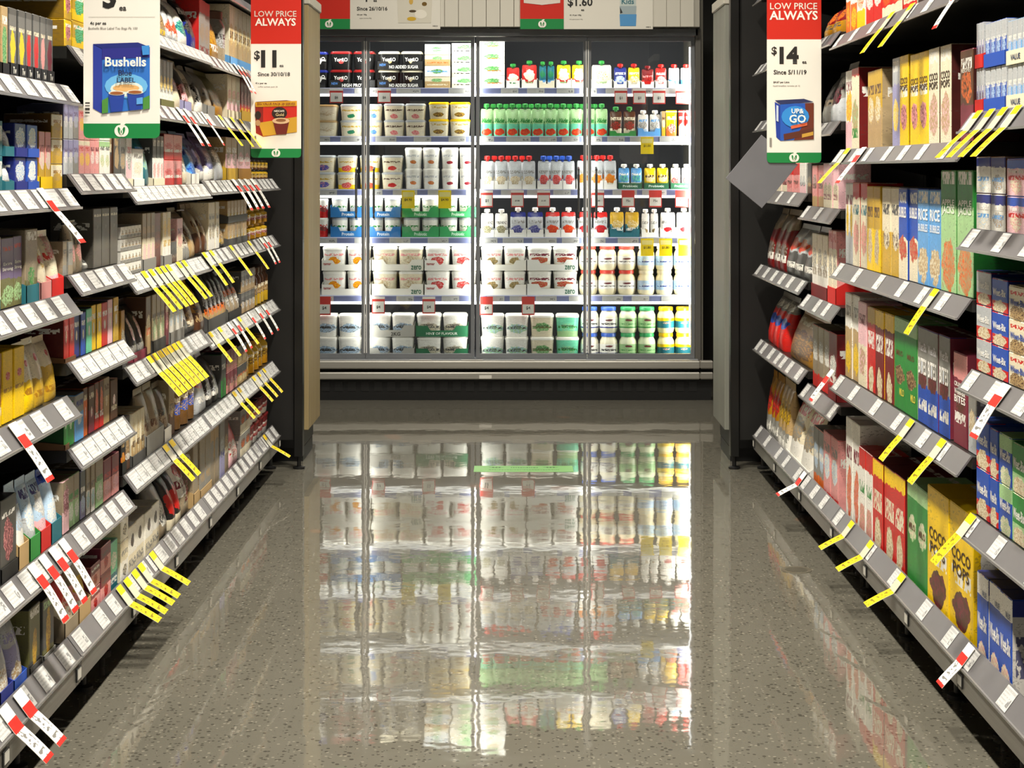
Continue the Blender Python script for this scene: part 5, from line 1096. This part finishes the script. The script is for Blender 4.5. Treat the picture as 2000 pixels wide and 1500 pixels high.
# bottom deck
I(5, 612, 706, 614, 'tub', 2, 'white greek yoghurt tub with grey columns', 'wh wh .3 lb gy .45 dg .48 .46 .22 .05', m=2, lid='wh', text='GREEK|.45|.09|3a3a3a|.4')
I(5, 717, 810, 613, 'tub', 2, 'white greek yoghurt tub in silver tray', 'wh wh .3 lb gy .45 dg .48 .46 .22 .05', m=2, lid='wh', text='GREEK|.48|.09|3a3a3a|.4', tray=('b4b2aa', .40), ttext='2KG|.3|.4|4a4844|.2|.6')
I(5, 812, 914, 613, 'tub', 2, 'white greek yoghurt tub in green tray', 'wh wh .3 cr gy .45 dg .48 .46 .22 .05', m=2, lid='wh', text='GREEK|.5|.09|3a3a3a|.4', tray=('176a42', .38), ttext='HINT OF FLAVOUR|.36|.3|dce8dc|.6')
TCN['b4b2aa'] = 'silver'; TCN['176a42'] = 'green'
I(5, 938, 1033, 614, 'tub', 2, 'white and pale blue greek yoghurt tub', 'wh wh .3 lg lb .45 dg .45 .42 .24 .05', m=2, lid='wh', text='GREEK|.45|.09|3a3a3a|.4')
I(5, 1035, 1083, 614, 'tub', 1, 'cream natural yoghurt tub with green label', 'cr cr .3 lg gn .5 ol .5 .34 .22', m=2, lid='wh', text='Natural|.5|.09|3a5a3a|.5')
I(5, 1085, 1132, 614, 'tub', 1, 'mint natural yoghurt tub with green label', 'mn lg .3 mn lg .5 gn .5 .34 .22', m=2, lid='wh', text='Natural|.5|.09|3a5a3a|.5')
I(5, 1134, 1208, 600, 'bulb', 2, 'cream yoghurt jar with blue lid', 'wh nv .12 mg br .8 dg .4 .2 .1 .08', m=2, lid='3a62c0', sd='e6dfc6', text='Greek|.38|.06|4a4a4a|.5')
I(5, 1209, 1283, 600, 'bulb', 2, 'pale green yoghurt jar with green lid', 'lg gn .12 mg br .8 gn .4 .2 .1 .05', m=2, lid='2f9a5a', sd='dfe6c4')
I(5, 1284, 1354, 600, 'bulb', 2, 'cream yoghurt jar with yellow lid', 'yl tl .7 mg cr .5 tl .4 .2 .1 .05', m=2, lid='f0bc10', sd='efe0a8')
# hanging tags on the fridge shelves
def ftag(k, x, w, hgt, typ, price, q, n):
    if k == 0 and price == '$1': q += 2
    zt = FZT[k]-.006; W = w/340; Hh = hgt/340; c = 'ffdf00' if typ == 'y' else 'd8433c'
    b = MB().box(-W/2, W/2, 0, .0012, -Hh, 0, mat(c, .5))
    o = link('price_tag', b.mesh('price_tag'), None, (fx(x+w/2), 9.972, zt))
    if typ != 'y':
        link('white_panel', MB().box(-W*.44, W*.44, -.0006, 0, -Hh*.92, -Hh*(.42 if typ == 'R' else .28), mat('f4f1ea', .5)).mesh('white_panel'), o)
        lettering(o, price, 0, -.0012, -Hh*.62, W*.36, Hh*.2, '4a4a4a', fit=True)
        if typ == 'r': link('white_header', MB().box(-W*.5, W*.5, -.0005, 0, -Hh*.14, 0, mat('f4f1ea', .5)).mesh('white_header'), o)
    else:
        link('pale_header', MB().box(-W*.42, W*.42, -.0006, 0, -Hh*.36, -Hh*.1, mat('f6e890', .5)).mesh('pale_header'), o)
        lettering(o, price, 0, -.0012, -Hh*.53, W*.7, Hh*.16, '5a4a10', fit=True)
    lab = '%s price tag reading %s%s, on %s fridge shelf' % ('yellow' if typ == 'y' else 'red headed' if typ == 'R' else 'red edged white', price, ', %s from coffee side' % (['first']+ORD2[1:])[q] if n > 1 else '', FSN[k])
    check(lab, (k, x)); tag(o, lab, 'price tag', 'price tags on the fridge shelves')
for k, typ, price, xs, w, h in ((0, 'r', '$6', (646, 739), 26, 28), (0, 'r', '$1', (1199, 1235, 1273, 1318), 25, 30), (1, 'y', '$1.50', (1250,), 25, 33), (2, 'y', '$4.90', (786, 857), 25, 35),
                             (2, 'r', '$1', (939,), 24, 33), (2, 'r', '$1.80', (998, 1049, 1154), 25, 33), (2, 'R', '75c', (1213, 1266, 1317), 25, 33), (3, 'y', '$1.80', (1250, 1286, 1323), 25, 34),
                             (4, 'R', '$4', (623, 938, 1019), 25, 36), (4, 'r', '$4', (728, 826), 25, 33)):
    for q, x in enumerate(xs): ftag(k, x, w, h, typ, price, q, len(xs))
